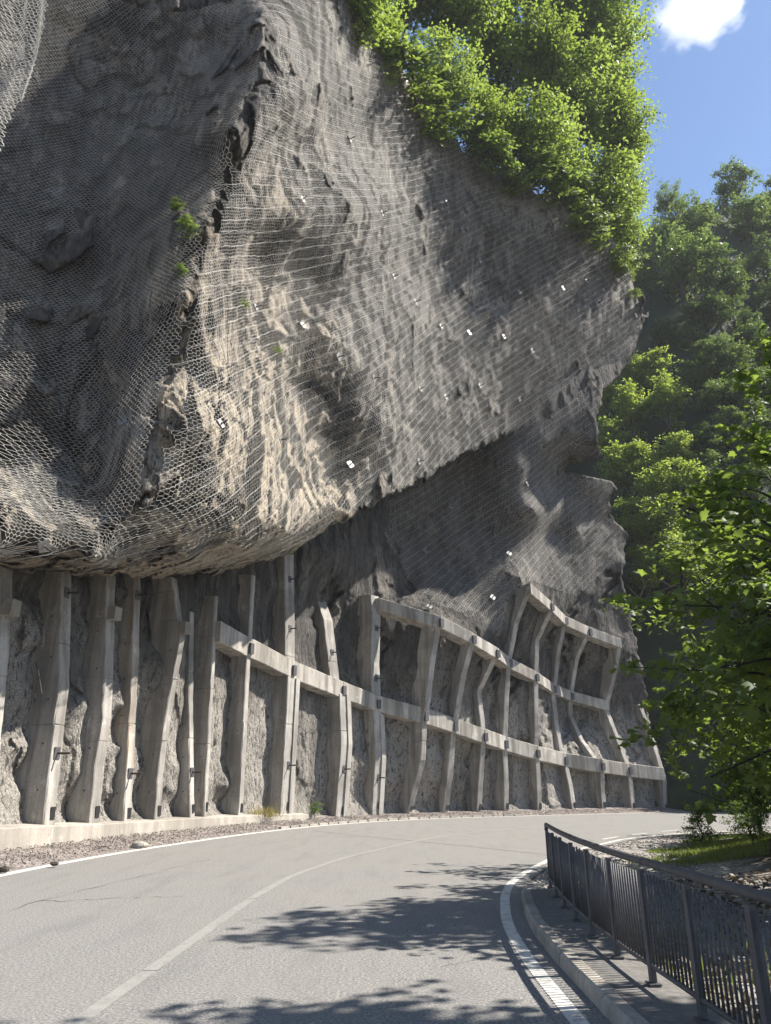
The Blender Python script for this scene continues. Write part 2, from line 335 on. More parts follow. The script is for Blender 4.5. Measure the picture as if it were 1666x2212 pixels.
FB = Field([(-260, -260, 'y', 19), (0, -100, 'y', 19), (0, 150, 'y', 20), (0, 300, 'y', 20), (0, 600, 'y', 19.5), (0, 850, 'y', 17.5), (-260, 600, 'y', 17), (-260, 1000, 'o', .5), (-260, 1212, 'o', -.3),
 (0, 1000, 'o', .0), (110, 1000, 'o', .5), (220, 930, 'o', 1.2), (0, 1100, 'o', 1.6), (0, 1180, 'o', 1.8), (0, 1225, 'o', -.4), (100, 1110, 'o', 1.6), (100, 1190, 'o', 2.3), (100, 1238, 'o', -.4), (200, 300, 'y', 22), (200, 600, 'y', 21), (200, 850, 'y', 20), (250, 150, 'y', 22.5), (200, 1030, 'o', 1.3), (200, 1130, 'o', 2.2), (200, 1205, 'o', 2.8), (200, 1246, 'o', -.4),
 (350, 100, 'y', 22.5), (400, -50, 'y', 22), (480, 100, 'y', 22.2), (400, 250, 'y', 22), (430, 340, 'y', 20.6), (360, 450, 'y', 20.5), (310, 600, 'y', 20), (260, 780, 'y', 19.7),
 (560, 60, 'o', 4.5), (500, 280, 'o', 4.6), (450, 480, 'o', 4.2), (400, 640, 'o', 4.0), (340, 850, 'o', 3.4), (300, 980, 'o', 3.4), (300, 1080, 'o', 3.5), (400, 1150, 'o', 3.9), (400, 1205, 'o', 3.4), (400, 1246, 'o', -.4), (520, 1180, 'o', 4.2), (520, 1230, 'o', 0.2), (620, 1150, 'o', 4.8), (640, 1190, 'o', 2.6),
 (610, 930, 'o', 4.7), (480, 800, 'o', 4.3), (480, 930, 'o', 4.9), (520, 1040, 'o', 4.7), (400, 1000, 'o', 4.2), (560, 830, 'o', 4.6), (590, 690, 'o', 4.0), (650, 840, 'o', 4.1), (690, 940, 'o', 3.9), (705, 1030, 'o', 4.0), (780, 800, 'o', 5.9), (830, 910, 'o', 5.9), (710, 730, 'o', 5.4), (860, 710, 'o', 5.7), (935, 790, 'o', 4.9), (560, 560, 'o', 3.7), (680, 610, 'o', 4.0), (640, 470, 'o', 5.3), (760, 440, 'o', 5.9), (870, 400, 'o', 4.9), (1060, 720, 'o', 4.9), (1110, 600, 'o', 4.5), (1200, 640, 'o', 5.2), (960, 560, 'o', 4.2), (1030, 470, 'o', 5.4), (800, 300, 'o', 4.8), (600, 200, 'o', 5.4), (640, 320, 'o', 4.5), (600, 450, 'o', 4.8), (700, 250, 'o', 5.0), (800, 100, 'o', 5.2), (890, 880, 'o', 5.7), (850, 1060, 'o', 5.8), (750, 1110, 'o', 5.4), (880, 540, 'o', 5.4), (1000, 350, 'o', 5.2), (1000, 650, 'o', 4.2), (1000, 980, 'o', 4.8), (1000, 850, 'o', 5.0), (1120, 920, 'o', 3), (1150, 500, 'o', 5.5), (1150, 700, 'o', 4.9), (1250, 550, 'o', 5.6), (1250, 700, 'o', 5.0), (1200, 830, 'o', 3.8), (1380, 690, 'o', 4.5), (1330, 600, 'o', 5.1), (1300, 800, 'o', 3.6), (700, -260, 'o', 5), (1400, -260, 'o', 4), (1200, 100, 'o', 5), (400, -260, 'y', 22)])
ca = [(700, 1200, 'o', -.2), (750, 1160, 'o', -.8), (850, 1150, 'o', -1.6), (870, 1080, 'o', -1.6), (950, 1100, 'o', -1.4), (1000, 1030, 'o', -1.0), (1060, 1150, 'o', -.2), (900, 1250, 'o', -1.2), (1000, 1250, 'o', -.3), (950, 1310, 'o', 1.2), (1000, 1340, 'o', 1.8),
 (1120, 1000, 'o', 2.7), (1150, 1100, 'o', 2.9), (1125, 1250, 'o', 2.6), (1085, 1360, 'o', 2.0), (1180, 950, 'o', 3.1), (1200, 1050, 'o', .6), (1200, 1150, 'o', .3), (1250, 900, 'o', 3.6), (1290, 950, 'o', 3.8), (1230, 990, 'o', 1.2), (1215, 1015, 'o', .4), (1280, 1050, 'o', 2.2), (1330, 1055, 'o', 2.2), (1250, 1150, 'o', 1.6), (1300, 1120, 'o', 1.0), (1180, 1240, 'o', 1.4), (1350, 1160, 'o', .5), (1270, 1280, 'o', .4), (1340, 1300, 'o', -.2), (1250, 800, 'o', 3.8), (1350, 770, 'o', 3.9), (1390, 690, 'o', 4.4), (1150, 850, 'o', 3.4),
 (-260, 1000, 'o', -1.5), (0, 1100, 'o', -1.3), (400, 1100, 'o', -1.3), (700, 1050, 'o', -1), (900, 900, 'o', -1), (700, 640, 'o', -1), (0, 640, 'o', -2), (1000, 800, 'o', 0), (1100, 850, 'o', 1.0), (1395, 1450, 'o', -.6), (1380, 1380, 'o', -.6), (1400, 1560, 'o', -.6), (-260, 1300, 'o', -.9), (-260, 1800, 'o', -.6), (1450, 1760, 'o', 0), (640, 1230, 'o', -.9)]
rr = random.Random(3)
for i in range(len(PP)):
    pr = PP[i]['prof']
    for v in np.arange(pr[0][3] - 15, pr[-1][3], -48):
        o, z, u = pov(i, v); ca.append((u, v, 'o', o - .62))
        if i + 1 < len(PP) and PP[i + 1]['prof'][-1][3] < v < PP[i + 1]['prof'][0][3]:
            o2, z2, u2 = pov(i + 1, v); gap = u2 - u
            if gap > 24: ca.append(((u + u2) / 2 + rr.uniform(-.12, .12) * gap, v, 'o', (o + o2) / 2 - .62 + rr.uniform(-.28, .34)))
    ca.append((pr[0][2] + 12, pr[0][3] + 6, 'o', -.05)); ca.append((pr[0][2] + 20, pr[0][3] + 70, 'o', .1))
FA = Field(ca)
# hollows and steps pressed into the rock: u, v, half sizes, angle, metres back
DENT = [(570, 560, 22, 60, -.2, 1.0), (690, 640, 60, 14, -.1, 1.2), (660, 560, 26, 50, .2, .8), (700, 860, 90, 16, .75, 1.2), (730, 980, 40, 80, .1, 1.3), (800, 1020, 22, 60, .2, .8), (905, 900, 16, 70, .1, .8), (475, 260, 14, 70, .3, 1.2), (370, 300, 20, 10, 0, .6), (480, 470, 20, 50, .2, .8), (390, 590, 14, 70, .1, .9), (570, 760, 10, 60, .15, .5),
 (60, 1085, 160, 9, 0, .45), (150, 960, 60, 12, .4, .5), (400, 1085, 90, 10, .05, .4), (700, 400, 12, 60, -.4, .6), (840, 470, 14, 40, .5, .6), (760, 560, 12, 70, .1, .5), (940, 700, 10, 90, .25, .5), (1060, 600, 16, 60, .3, .6), (1200, 560, 26, 60, .4, .8), (870, 250, 12, 50, .3, .6), (620, 250, 10, 60, .1, .6), (260, 60, 200, 14, .05, .5), (800, 170, 14, 70, .2, .6), (1100, 780, 12, 80, .4, .6), (340, 720, 10, 60, .1, .4), (90, 800, 30, 16, .5, .4)]
DENTA = [(870, 1280, 20, 40, .2, .5), (900, 1130, 40, 14, -.2, .5), (1020, 1080, 14, 60, .2, .5), (960, 1200, 30, 30, 0, .5), (1205, 1400, 6, 60, .05, 1.0), (1235, 1400, 7, 70, .05, 1.0), (1100, 1460, 8, 50, .1, .6), (1210, 1560, 30, 20, .3, .6), (1060, 1440, 12, 40, .2, .6), (820, 1400, 6, 60, .1, .5), (1262, 1180, 10, 70, .35, .5), (700, 1290, 14, 60, .4, .6), (1310, 1230, 8, 70, .1, .5)]
def dents(u, v, L):
    r = 0 * u
    wu = 14 * np.sin(v * .045 + u * .013) + 8 * np.sin(v * .13 + 2 + u * .05) + 5 * np.sin(v * .31 + u * .21); wv = 14 * np.sin(u * .05 + 1 + v * .02) + 7 * np.sin(u * .17 - v * .06) + 4 * np.sin(u * .4 + v * .3)
    u, v = u + wu, v + wv
    for a, b, ru, rv, an, dp in L:
        c, s_ = math.cos(an), math.sin(an); x = ((u - a) * c + (v - b) * s_) / ru; y = (-(u - a) * s_ + (v - b) * c) / rv
        q = np.exp(-(x * x + y * y) ** 2 * .9); r = r + q * dp * (1.7 if L is DENT else 1.3)
    return r
def rockdisp(P, amp, bias=0.0):
    """angular blocks: every Voronoi cell is a tilted facet with its own offset, at two sizes, plus roughness"""
    out = np.empty(len(P)); ns, vo, cvf = mnoise.noise, mnoise.voronoi, mnoise.cell_vector
    for i in range(len(P)):
        x, y, z = P[i]
        a = ns((x * .16, y * .16, z * .10)); b = ns((x * .9 + 9, y * .9, z * .6)); c = ns((x * 2.3, y * 2.3 + 5, z * 1.3)); e = ns((x * 5, y * 5, z * 3.2))
        q = (x * .40 + b * .16 + c * .05, y * .40 + a * .2, z * .21 + b * .12 + c * .04)
        vd, vp = vo(q); p0 = vp[0]; r_ = cvf(p0 * 17.3); k1 = max(0.0, 1 - (vd[1] - vd[0]) / (.05 + .05 * abs(c)))
        f1 = ((q[0] - p0[0]) * (r_[0] - .5) + (q[1] - p0[1]) * (r_[1] - .5) + (q[2] - p0[2]) * (r_[2] - .5) * 1.2) * 1.9 + (r_[0] + r_[1] - 1) * .42
        q = (x * 1.25 + c * .18 + 3, y * 1.25 + b * .2, z * .62 + c * .12 + e * .04)
        vd, vp = vo(q); p0 = vp[0]; r_ = cvf(p0 * 23.7); k2 = max(0.0, 1 - (vd[1] - vd[0]) / (.07 + .06 * abs(e)))
        f2 = ((q[0] - p0[0]) * (r_[0] - .5) + (q[1] - p0[1]) * (r_[1] - .5) + (q[2] - p0[2]) * (r_[2] - .5)) * .75 + (r_[0] - .5) * .22
        out[i] = a * .9 + f1 * (.9 + .8 * abs(b)) + f2 * (1.3 + abs(a) * 2.4) + .09 * c + .10 * e + .07 * ns((x * 10, y * 10, z * 7)) + .38 * k1 * max(0, min(1, .55 + b * 1.6)) + .16 * k2 * max(0, min(1, .4 + a * 1.5 + c))
    return out * amp + bias
def sheet(field, u0, u1, v0, v1, st, dl, amp, mode):
    us = np.arange(u0, u1 + 1, st); vs = np.arange(v0, v1 + 1, st); U, V = np.meshgrid(us, vs); U = U.astype(float); V = V.astype(float)
    back = 0 * U
    if mode == 'B':
        lip, top = ip(U, LIP) + 5 * np.sin(U * .043) + 3.5 * np.sin(U * .11 + 1) + 2 * np.sin(U * .29), ip(U, CREST) + 8 * np.sin(U * .05) + 5 * np.sin(U * .17)
        e = np.clip(V - lip, 0, 40); back += e * .22; V2 = np.where(V > lip, lip - e * .25, V)
        e2 = np.clip(top - V, 0, 60); back += e2 * .30; V2 = np.where(V < top, top + e2 * .05, V2)
        U2 = U
    else:
        jag = 5 * np.sin(V * .11) + 3 * np.sin(V * .31 + 1)
        sil = ip(V, SIL) + jag * .5; e = np.clip(U - sil, 0, 60); back += e * .22; U2 = np.where(U > sil, sil - e * .15, U); V2 = V
    t = field(np.where(mode == 'B', U2, U2), V2)
    D = dirv(U2, V2); nrm = np.linalg.norm(D, axis=-1)
    P = D * t[..., None]; P[..., 2] += EYE
    dsp = rockdisp(P.reshape(-1, 3), amp, .75 if mode == 'B' else .05).reshape(U.shape) + dents(U2, V2, dl) + back
    P = D * (t + dsp / nrm)[..., None]; P[..., 2] += EYE
    h, w_ = U.shape; I = np.arange(h * w_).reshape(h, w_)
    F = np.stack([I[:-1, :-1], I[1:, :-1], I[1:, 1:], I[:-1, 1:]], -1).reshape(-1, 4)
    if mode == 'B':
        keep = ~((U - 0 > 1400)[:-1, :-1].ravel() | ((V - ip(U, LIP)) > 40)[:-1, :-1].ravel() | ((ip(U, CREST) - V) > 60)[:-1, :-1].ravel())
    else:
        sil = ip(V, SIL); keep = ~(((U - sil) > 60)[:-1, :-1].ravel() | ((ip(U, LIP) - V) > 60)[:-1, :-1].ravel())
    F = F[keep]; used = np.unique(F); rm = np.full(h * w_, -1); rm[used] = np.arange(len(used))
    return P.reshape(-1, 3)[used], rm[F]
QUAL = 3.8
VB, FBf = sheet(FB, -240, 1410, -250, 1290, QUAL, DENT, 1.0, 'B')
VA, FAf = sheet(FA, -240, 1515, 640, 1850, QUAL, DENTA, .22, 'A')
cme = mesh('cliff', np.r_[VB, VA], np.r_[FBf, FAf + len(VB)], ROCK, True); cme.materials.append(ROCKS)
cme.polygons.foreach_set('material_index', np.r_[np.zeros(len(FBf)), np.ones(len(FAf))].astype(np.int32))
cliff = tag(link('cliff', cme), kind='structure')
cliff['label'] = 'towering overhanging grey and tan limestone cliff above the road'

# ------------------------------------------------------------------ ground, road, kerbs
def strip(name, Lp, Rp, z0, z1, mat, n=1, zf=None):
    Lp, Rp = np.asarray(Lp), np.asarray(Rp); m = len(Lp); V = []
    for j in range(n + 1):
        a = j / n; q = Lp * (1 - a) + Rp * a; V.append(np.c_[q, np.full(m, z0 * (1 - a) + z1 * a)])
    V = np.concatenate(V); I = np.arange(m * (n + 1)).reshape(n + 1, m)
    F = np.stack([I[:-1, :-1], I[1:, :-1], I[1:, 1:], I[:-1, 1:]], -1).reshape(-1, 4)
    if zf is not None: V[:, 2] += zf(V)
    return mesh(name, V, F, mat, n > 1)
def resample(L, n):
    seg = np.r_[0, np.cumsum(np.hypot(*np.diff(L, axis=0).T))]; q = np.linspace(0, seg[-1], n); return np.c_[np.interp(q, seg, L[:, 0]), np.interp(q, seg, L[:, 1])]
tag(link('ground', mesh('ground', [(-3000, -3000, -.08), (3000, -3000, -.08), (3000, 3000, -.08), (-3000, 3000, -.08)], [(0, 1, 2, 3)], SOIL)), kind='structure')
RTn, RNn = frames(RIGHT)
road = tag(link('road', strip('road', resample(LEFT - LN * .32, 260), resample(RIGHT + RNn * .3, 260), 0, 0, ASPH, 6)), kind='structure')
def line(name, C, w_, i0, i1, mat, z=.004, step=2):
    T_, N_ = frames(C); q = np.arange(i0, i1, step); return link(name, strip(name, C[q] - N_[q] * w_ / 2, C[q] + N_[q] * w_ / 2, z, z, mat), road)
line('edge_line', LEFT, .28, 150, len(LEFT) - 5, PAINT); line('edge_line', RIGHT, .15, 150, len(RIGHT) - 5, PAINT)
def arc_at(C, y): return int(np.argmin(abs(C[:, 1] - y)))
line('centre_line', CENT, .15, 150, arc_at(CENT, 40), PAINTO)
for y0, y1 in ((13.25, 13.9), (8.4, 8.55), (21.3, 21.9)): line('centre_dash', CENT, .16, arc_at(CENT, y0), arc_at(CENT, y1) + 1, PAINTO, .008, 1)
for k, (a, b) in enumerate((((7.41, 27.03), (8.35, 28.3)), ((9.23, 29.5), (10.05, 30.3)), ((11.05, 31.5), (12.1, 32.4)))):
    a, b = np.array(a), np.array(b); n_ = np.array([(b - a)[1], -(b - a)[0]]); n_ = n_ / np.hypot(*n_) * .06
    link('lane_dash', strip('lane_dash', np.array([a - n_, b - n_]), np.array([a + n_, b + n_]), .004, .004, PAINT), road)
sm = [ground((1000 + x / 1.19) * .5423, (3200 + y / 1.19) * .5423)[:2] for x, y in ((290, 130), (540, 158), (790, 181), (1100, 212), (1420, 246))]
sm = dense(sm, .2, 4); link('asphalt_seam', strip('asphalt_seam', sm - (0, .035), sm + (0, .035), .003, .003, m_plain('tar_seam', (.06, .058, .055), .8)), road)
for x0, y0, x1, y1, sd_ in ((-6.2, 9, -4.4, 20, 1), (-4.2, 24, -.6, 33, 3), (-5.6, 13, -3.4, 13.6, 4)):
    q = np.linspace(0, 1, 60); cr = np.c_[x0 + (x1 - x0) * q, y0 + (y1 - y0) * q] + np.array([(mnoise.noise((a * 9, sd_, 0)) * .25 + mnoise.noise((a * 40, sd_, 0)) * .05, mnoise.noise((a * 12, sd_, 7)) * .2) for a in q])
    nn_ = frames(cr)[1] * (.008 + .006 * np.sin(q * 40))[:, None]; link('asphalt_crack', strip('asphalt_crack', cr - nn_, cr + nn_, .0025, .0025, bpy.data.materials['tar_seam']), road)
# left gravel verge up to the plinth / wall foot
def vz(V): return np.array([.03 * mnoise.noise((x * 1.7, y * 1.7, 3)) + .02 * mnoise.noise((x * 5, y * 5, 1)) for x, y, z in V]) * np.linspace(0, 1, 9).repeat(len(V) // 9)
ql = np.arange(100, len(LEFT) - 60, 3)
tag(link('gravel_verge', strip('gravel_verge', (LEFT - LN * .28)[ql], (WALL - WN * .35)[ql], -.004, .30, GRAV, 8, vz)), kind='structure')
# right-hand terrain: gravel bay, then a wooded bank
def sdr(P):
    out = np.empty(len(P))
    for a in range(0, len(P), 4000):
        d = RIGHT[None] - P[a:a + 4000, None]; k = np.argmin((d ** 2).sum(2), 1); out[a:a + 4000] = -(d[np.arange(len(k)), k] * RNn[k]).sum(1)
    return out
def sstep(x, a, b): t = np.clip((x - a) / (b - a), 0, 1); return t * t * (3 - 2 * t)
def bank(x, y):
    x, y = np.asarray(x, float), np.asarray(y, float); b = sdr(np.stack([x.ravel(), y.ravel()], -1)).reshape(x.shape)
    lo = sstep(b, 2.0, 8.5) * .8 + sstep(b, 5, 16) * 2.2 + np.clip(b - 10, 0, 60) * .35
    near = sstep(y, 12, 19); far = sstep(y, 22, 31)
    lo = lo * (.45 + .55 * near) * (1 - .82 * far)
    return np.where(b < .35, -.03, lo + .0), b
gx, gy = np.meshgrid(np.arange(1.2, 62, .45), np.arange(-14, 52, .45)); gz, gb = bank(gx, gy)
gz = gz + np.array([mnoise.noise((x * .8, y * .8, 0)) * .10 + mnoise.noise((x * 2.5, y * 2.5, 4)) * .04 for x, y in zip(gx.ravel(), gy.ravel())]).reshape(gx.shape) * sstep(gb, .5, 2)
h, w_ = gx.shape; I = np.arange(h * w_).reshape(h, w_)
def m_bank():
    s = NT('bank_ground')
    soil = s.ramp(s.noise(3, 6, .7), [(.3, (.03, .024, .017)), (.55, (.075, .057, .037)), (.75, (.13, .10, .065))])
    v = s.voro(13, 'F1', None, 'Color'); g = s.n('ShaderNodeSeparateColor'); s.l(v, g.inputs[0]); gr = s.ramp(g.outputs[0], [(0, (.16, .145, .13)), (1, (.42, .39, .36))])
    sx = s.n('ShaderNodeSeparateXYZ'); s.l(s.pos, sx.inputs[0])
    hgt = s.math('ADD', sx.outputs[2], s.math('MULTIPLY', s.math('SUBTRACT', s.noise(.9, 4), .5), .35))
    return s.pbr(s.mix(s.ramp(s.math('MULTIPLY', hgt, 1.0), [(.12, 0), (.3, 1)]), gr, soil), .95, s.bump(s.noise(16, 5, .7), 1, .05), 0, .15)
tag(link('bank', mesh('bank', np.stack([gx.ravel(), gy.ravel(), gz.ravel()], -1), np.stack([I[:-1, :-1], I[:-1, 1:], I[1:, 1:], I[1:, :-1]], -1).reshape(-1, 4), m_bank(), True)), kind='structure')
# pavement and kerb on the right
KF = dense([(1.80, -14), (1.79, 6), (1.80, 8), (1.82, 9), (1.87, 10.4), (2.05, 12.1), (2.26, 13.4)], .1, 8)
FEN = dense([(2.33, -14), (2.32, 6), (2.32, 6.9), (2.31, 7.93), (2.34, 8.97), (2.39, 9.98), (2.49, 11.17), (2.61, 12.29), (2.77, 13.57)], .05, 14)
KT, KN = frames(KF); FT, FN = frames(FEN)
fb = resample(FEN + FN * .26, 120); kb = resample(KF + KN * .14, 120)
pv = np.r_[np.c_[kb, np.full(120, .126)], np.c_[fb, np.full(120, .126)], np.c_[fb, np.full(120, -.1)], np.c_[kb, np.full(120, -.1)]]
PF = [(i + 120 * j, i + 1 + 120 * j, i + 1 + 120 * ((j + 1) % 4), i + 120 * ((j + 1) % 4)) for j in range(4) for i in range(119)] + [(119, 239, 359, 479), (0, 360, 240, 120)]
tag(link('pavement', mesh('pavement', pv, PF, PAVE)), kind='structure')
kerb = thing('kerb', 'row of bevelled concrete kerb stones edging the shaded pavement by the railing', 'kerb'); L_ = 8
kk = random.Random(5)
for a in range(len(KF) - 9, 12, -8):
    b = a + 8; a2 = a + .06; p0, p1 = KF[a] + KT[a] * .008, KF[min(b, len(KF) - 1)] - KT[min(b, len(KF) - 1)] * .008; n0, n1 = KN[a], KN[min(b, len(KF) - 1)]
    if b > len(KF) - 1: continue
    dz = kk.uniform(-.006, .006); sh = kk.uniform(-.006, .006); V = []
    for p, n_ in ((p0, n0), (p1, n1)):
        for o, z in ((-.03, -.1), (-.01, .10 + dz), (.02, .134 + dz), (.134, .134 + dz), (.134, -.1)): V.append((*(p + n_ * (o + sh)), z))
    F = [(i, (i + 1) % 5, 5 + (i + 1) % 5, 5 + i) for i in range(5)] + [(4, 3, 2, 1, 0), (5, 6, 7, 8, 9)]
    link('kerb_stone', mesh('kerb_stone', V, F, KERB), kerb)
kerb2 = thing('kerb', 'low worn kerb stones between road edge and gravel below the concrete grid', 'kerb')
for s0 in np.arange(53.5, 72, .8):
    V = []
    for s_ in (s0 + .01, s0 + .79):
        i = int(s_ * 10); p, n_ = LEFT[min(int(np.argmin(((LEFT - WALL[i]) ** 2).sum(1))), len(LEFT) - 1)], WN[i]
        for o, z in ((-.28, -.02), (-.30, .085), (-.44, .09), (-.45, -.02)): V.append((*(p + n_ * o), z + kk.uniform(-.012, .012)))
    link('kerb_stone', mesh('kerb_stone', V, [(0, 4, 5, 1), (1, 5, 6, 2), (2, 6, 7, 3), (0, 1, 2, 3), (7, 6, 5, 4)], KERB), kerb2)
# plinth under the left buttresses
ps = np.arange(30, 57.6, .3); pt = np.interp(ps, [30, 39, 44, 52, 57.6], [.8, .76, .62, .55, .46]) + np.array([mnoise.noise((s_ * 1.3, 0, 0)) * .03 for s_ in ps])
V = []
for s_, z in zip(ps, pt):
    for o, zz in ((.36 + .03 * mnoise.noise((s_, 5, 5)), -.1), (.33 + .03 * mnoise.noise((s_ * 2, 1, 5)), z * .5), (.30, z - .03), (.26, z), (-.5, z + .04), (-.5, -.1)): V.append(wpt(np.array(s_), np.array(o), np.array(zz)))
F = [(i * 6 + k, (i + 1) * 6 + k, (i + 1) * 6 + (k + 1) % 6, i * 6 + (k + 1) % 6) for i in range(len(ps) - 1) for k in range(5)]
F += [tuple(range(6)), tuple((len(ps) - 1) * 6 + k for k in range(5, -1, -1))]
tag(link('plinth_wall', mesh('plinth_wall', V, F, PLIN)), 'low stained concrete plinth wall under the left buttresses beside the road', 'wall')

# ------------------------------------------------------------------ concrete buttresses and grid
def pillar_mesh(i, mat, seed):
    p = PP[i]; W_, T_, N_ = wframe(p['s']); pr = p['prof']; rg = random.Random(seed)
    zs = [pr[0][1] - .35]; 
    for a, b in zip(pr[:-1], pr[1:]):
        n = max(1, int((b[1] - a[1]) / .35)); zs += [a[1] + (b[1] - a[1]) * k / n for k in range(1 if zs[-1] >= a[1] else 0, n)]
    zs += [pr[-1][1]]; jz = [pr[0][1] + q * (pr[-1][1] - pr[0][1]) for q in ((.36, .68) if i % 2 else (.3, .55, .8))]; zs += [q + e for q in jz for e in (-.022, -.012, .012, .022)]; zs = sorted(set(round(z, 4) for z in zs)); V = []
    top = zs[-1]; joints = [q[1] for q in pr[1:-1]]
    for z in zs:
        gv = .016 if any(abs(z - q) < .014 for q in jz) else 0; o = po(i, z) - gv; w2 = p['w'] / 2 - gv; c = .03
        for x, y in ((-w2, -1.25), (-w2, -c), (-w2 + c, 0), (w2 - c, 0), (w2, -c), (w2, -1.25)):
            j = .012 if y > -.5 else 0
            q = W_ + T_ * (x + rg.uniform(-j, j)) + N_ * (o + y + rg.uniform(-j, j)); V.append((*q, z - (.12 * (y < -.5) if z == top else 0) * -1))
    F = [(i_ * 6 + k, i_ * 6 + k + 1, i_ * 6 + k + 7, i_ * 6 + k + 6) for i_ in range(len(zs) - 1) for k in range(5)]
    F += [tuple((len(zs) - 1) * 6 + k for k in range(6))]
    return mesh('pillar', V, F, mat)
def onface(i, z, x=0.0, out=0.0):
    W_, T_, N_ = wframe(PP[i]['s']); return np.array([*(W_ + T_ * x + N_ * (po(i, z) + out)), z])
def details(i, parent, name_plate=True, plates=(), boxes=(), refl=True):
    W_, T_, N_ = wframe(PP[i]['s']); t3, n3, z3 = np.array([*T_, 0]), np.array([*N_, 0]), np.array([0, 0, 1.0])
    z0 = PP[i]['prof'][0][1]; w2 = PP[i]['w'] / 2
    if refl: MB().box(onface(i, z0 + .28, w2 * .35, .012), t3 * min(.10, w2 * .5), n3 * .012, z3 * .17).build('reflector', BLACK, parent)
    for z in plates:
        pl = MB().box(onface(i, z, 0, .015), t3 * .13, n3 * .015, z3 * .17).build('anchor_plate', DARKM, parent)
        MB().tube([onface(i, z, 0, .02), onface(i, z, .02, .42)], .032, 8).build('anchor_bar', RUST, pl)
    for k in range(5):
        z = z0 + .9 + k * 1.25
        if z < PP[i]['prof'][-1][1] - .5: MB().tube([onface(i, z, -w2 - .003, -.3), onface(i, z, -w2 + .05, -.3)], .028, 8).build('tie_hole', BLACK, parent)
    for z in boxes:
        MB().box(onface(i, z, 0, .15), t3 * .2, n3 * .15, z3 * .22).build('anchor_block', KERB, parent)
BL = ['concrete buttress cut off by the left photo edge, square block near its top',
 'wide plain concrete buttress nearest the left edge with a steel plate low on its front', 'concrete buttress with a row of dark holes and an anchor block high on its front',
 'narrow concrete buttress with orange rust stains down its bright front', 'kneed concrete buttress bending outward at an anchor block then leaning back',
 'slim straight concrete buttress right of the kneed buttress']
det = {0: dict(boxes=(6.3,)), 1: dict(plates=(2.6, 7.4)), 2: dict(boxes=(7.2,)), 3: dict(plates=(2.1, 8.3)), 4: dict(boxes=(7.35,)), 5: dict(plates=(2.2,))}
for i in range(6):
    W_, T_, N_ = wframe(PP[i]['s'])
    t = tag(link('concrete_buttress', None), BL[i], 'buttress', 'freestanding concrete buttresses')
    link('buttress_shaft', pillar_mesh(i, CONC2 if i == 3 else CONC, i), t); details(i, t, **det[i])
grid = thing('concrete_grid', 'leaning concrete pillar and beam grid propping the rock beyond the buttresses', 'retaining wall')
det2 = {6: {}, 7: {}, 8: dict(plates=(2.6, 9.1, 11.7)), 9: dict(plates=(2.5, 8.6)), 10: dict(plates=(2.1, 7.4, 10.3)), 11: {}, 12: {}}
for i in range(6, 20):
    pm = link('pillar', pillar_mesh(i, CONC, 40 + i), grid); details(i, pm, **det2.get(i, {}))
    if i in (8, 9, 10):      # twin ribs: a second narrower rib cast beside the first
        p = PP[i]; W_, T_, N_ = wframe(p['s']); pr = p['prof'][:3]; mb = MB()
        V = []
        for q in pr:
            for x, y in ((-.16, -.6), (-.16, .07), (.16, .07), (.16, -.6)): V.append((*(W_ + T_ * (p['w'] / 2 - .1 + x) + N_ * (q[0] + y)), q[1] - (.3 if q is pr[0] else 0)))
        mb.add(V, [(a * 4 + k, a * 4 + k + 1, a * 4 + k + 5, a * 4 + k + 4) for a in range(len(pr) - 1) for k in range(3)] + [(4 * len(pr) - 4, 4 * len(pr) - 3, 4 * len(pr) - 2, 4 * len(pr) - 1)])
        mb.build('rib', CONC, grid)
def bnode(cv, x, y, i, ext=0.0):
    u, v = cv(x, y); p = PP[i]; W_, T_, N_ = wframe(p['s']); d = dirv(u, v)
    k = int(p['s'] * 10); tt = (WALL[k] @ WT[k]) / (d[:2] @ WT[k]); z = d[2] * tt + EYE
    o = float((d[:2] * tt - WALL[k]) @ WN[k]); return np.array([*(WALL[k] + WN[k] * (o + .05)), z]), WN[k], WT[k]
BEAMS = [[(B_, 290, 690, 6), (B_, 490, 800, 7), (B_, 775, 945, 8), (B_, 1108, 1080, 9), (B_, 1338, 1170, 10), (C_, 130, 905, 11), (C_, 294, 960, 12), (C_, 460, 1018, 13), (C_, 574, 1058, 14), (C_, 751, 1110, 15), (C_, 906, 1148, 16), (C_, 1110, 1182, 17), (C_, 1260, 1205, 18), (C_, 1452, 1228, 19)],
 [(B_, 1348, 508, 10), (C_, 214, 388, 11), (C_, 396, 480, 12), (C_, 528, 558, 13), (C_, 597, 612, 14), (C_, 746, 690, 15), (C_, 842, 755, 16), (C_, 940, 795, 17), (C_, 1142, 850, 18)],
 [(C_, 712, 200, 14), (C_, 828, 300, 15), (C_, 905, 378, 16), (C_, 1040, 440, 17), (C_, 1212, 505, 18)]]
rg = random.Random(11)
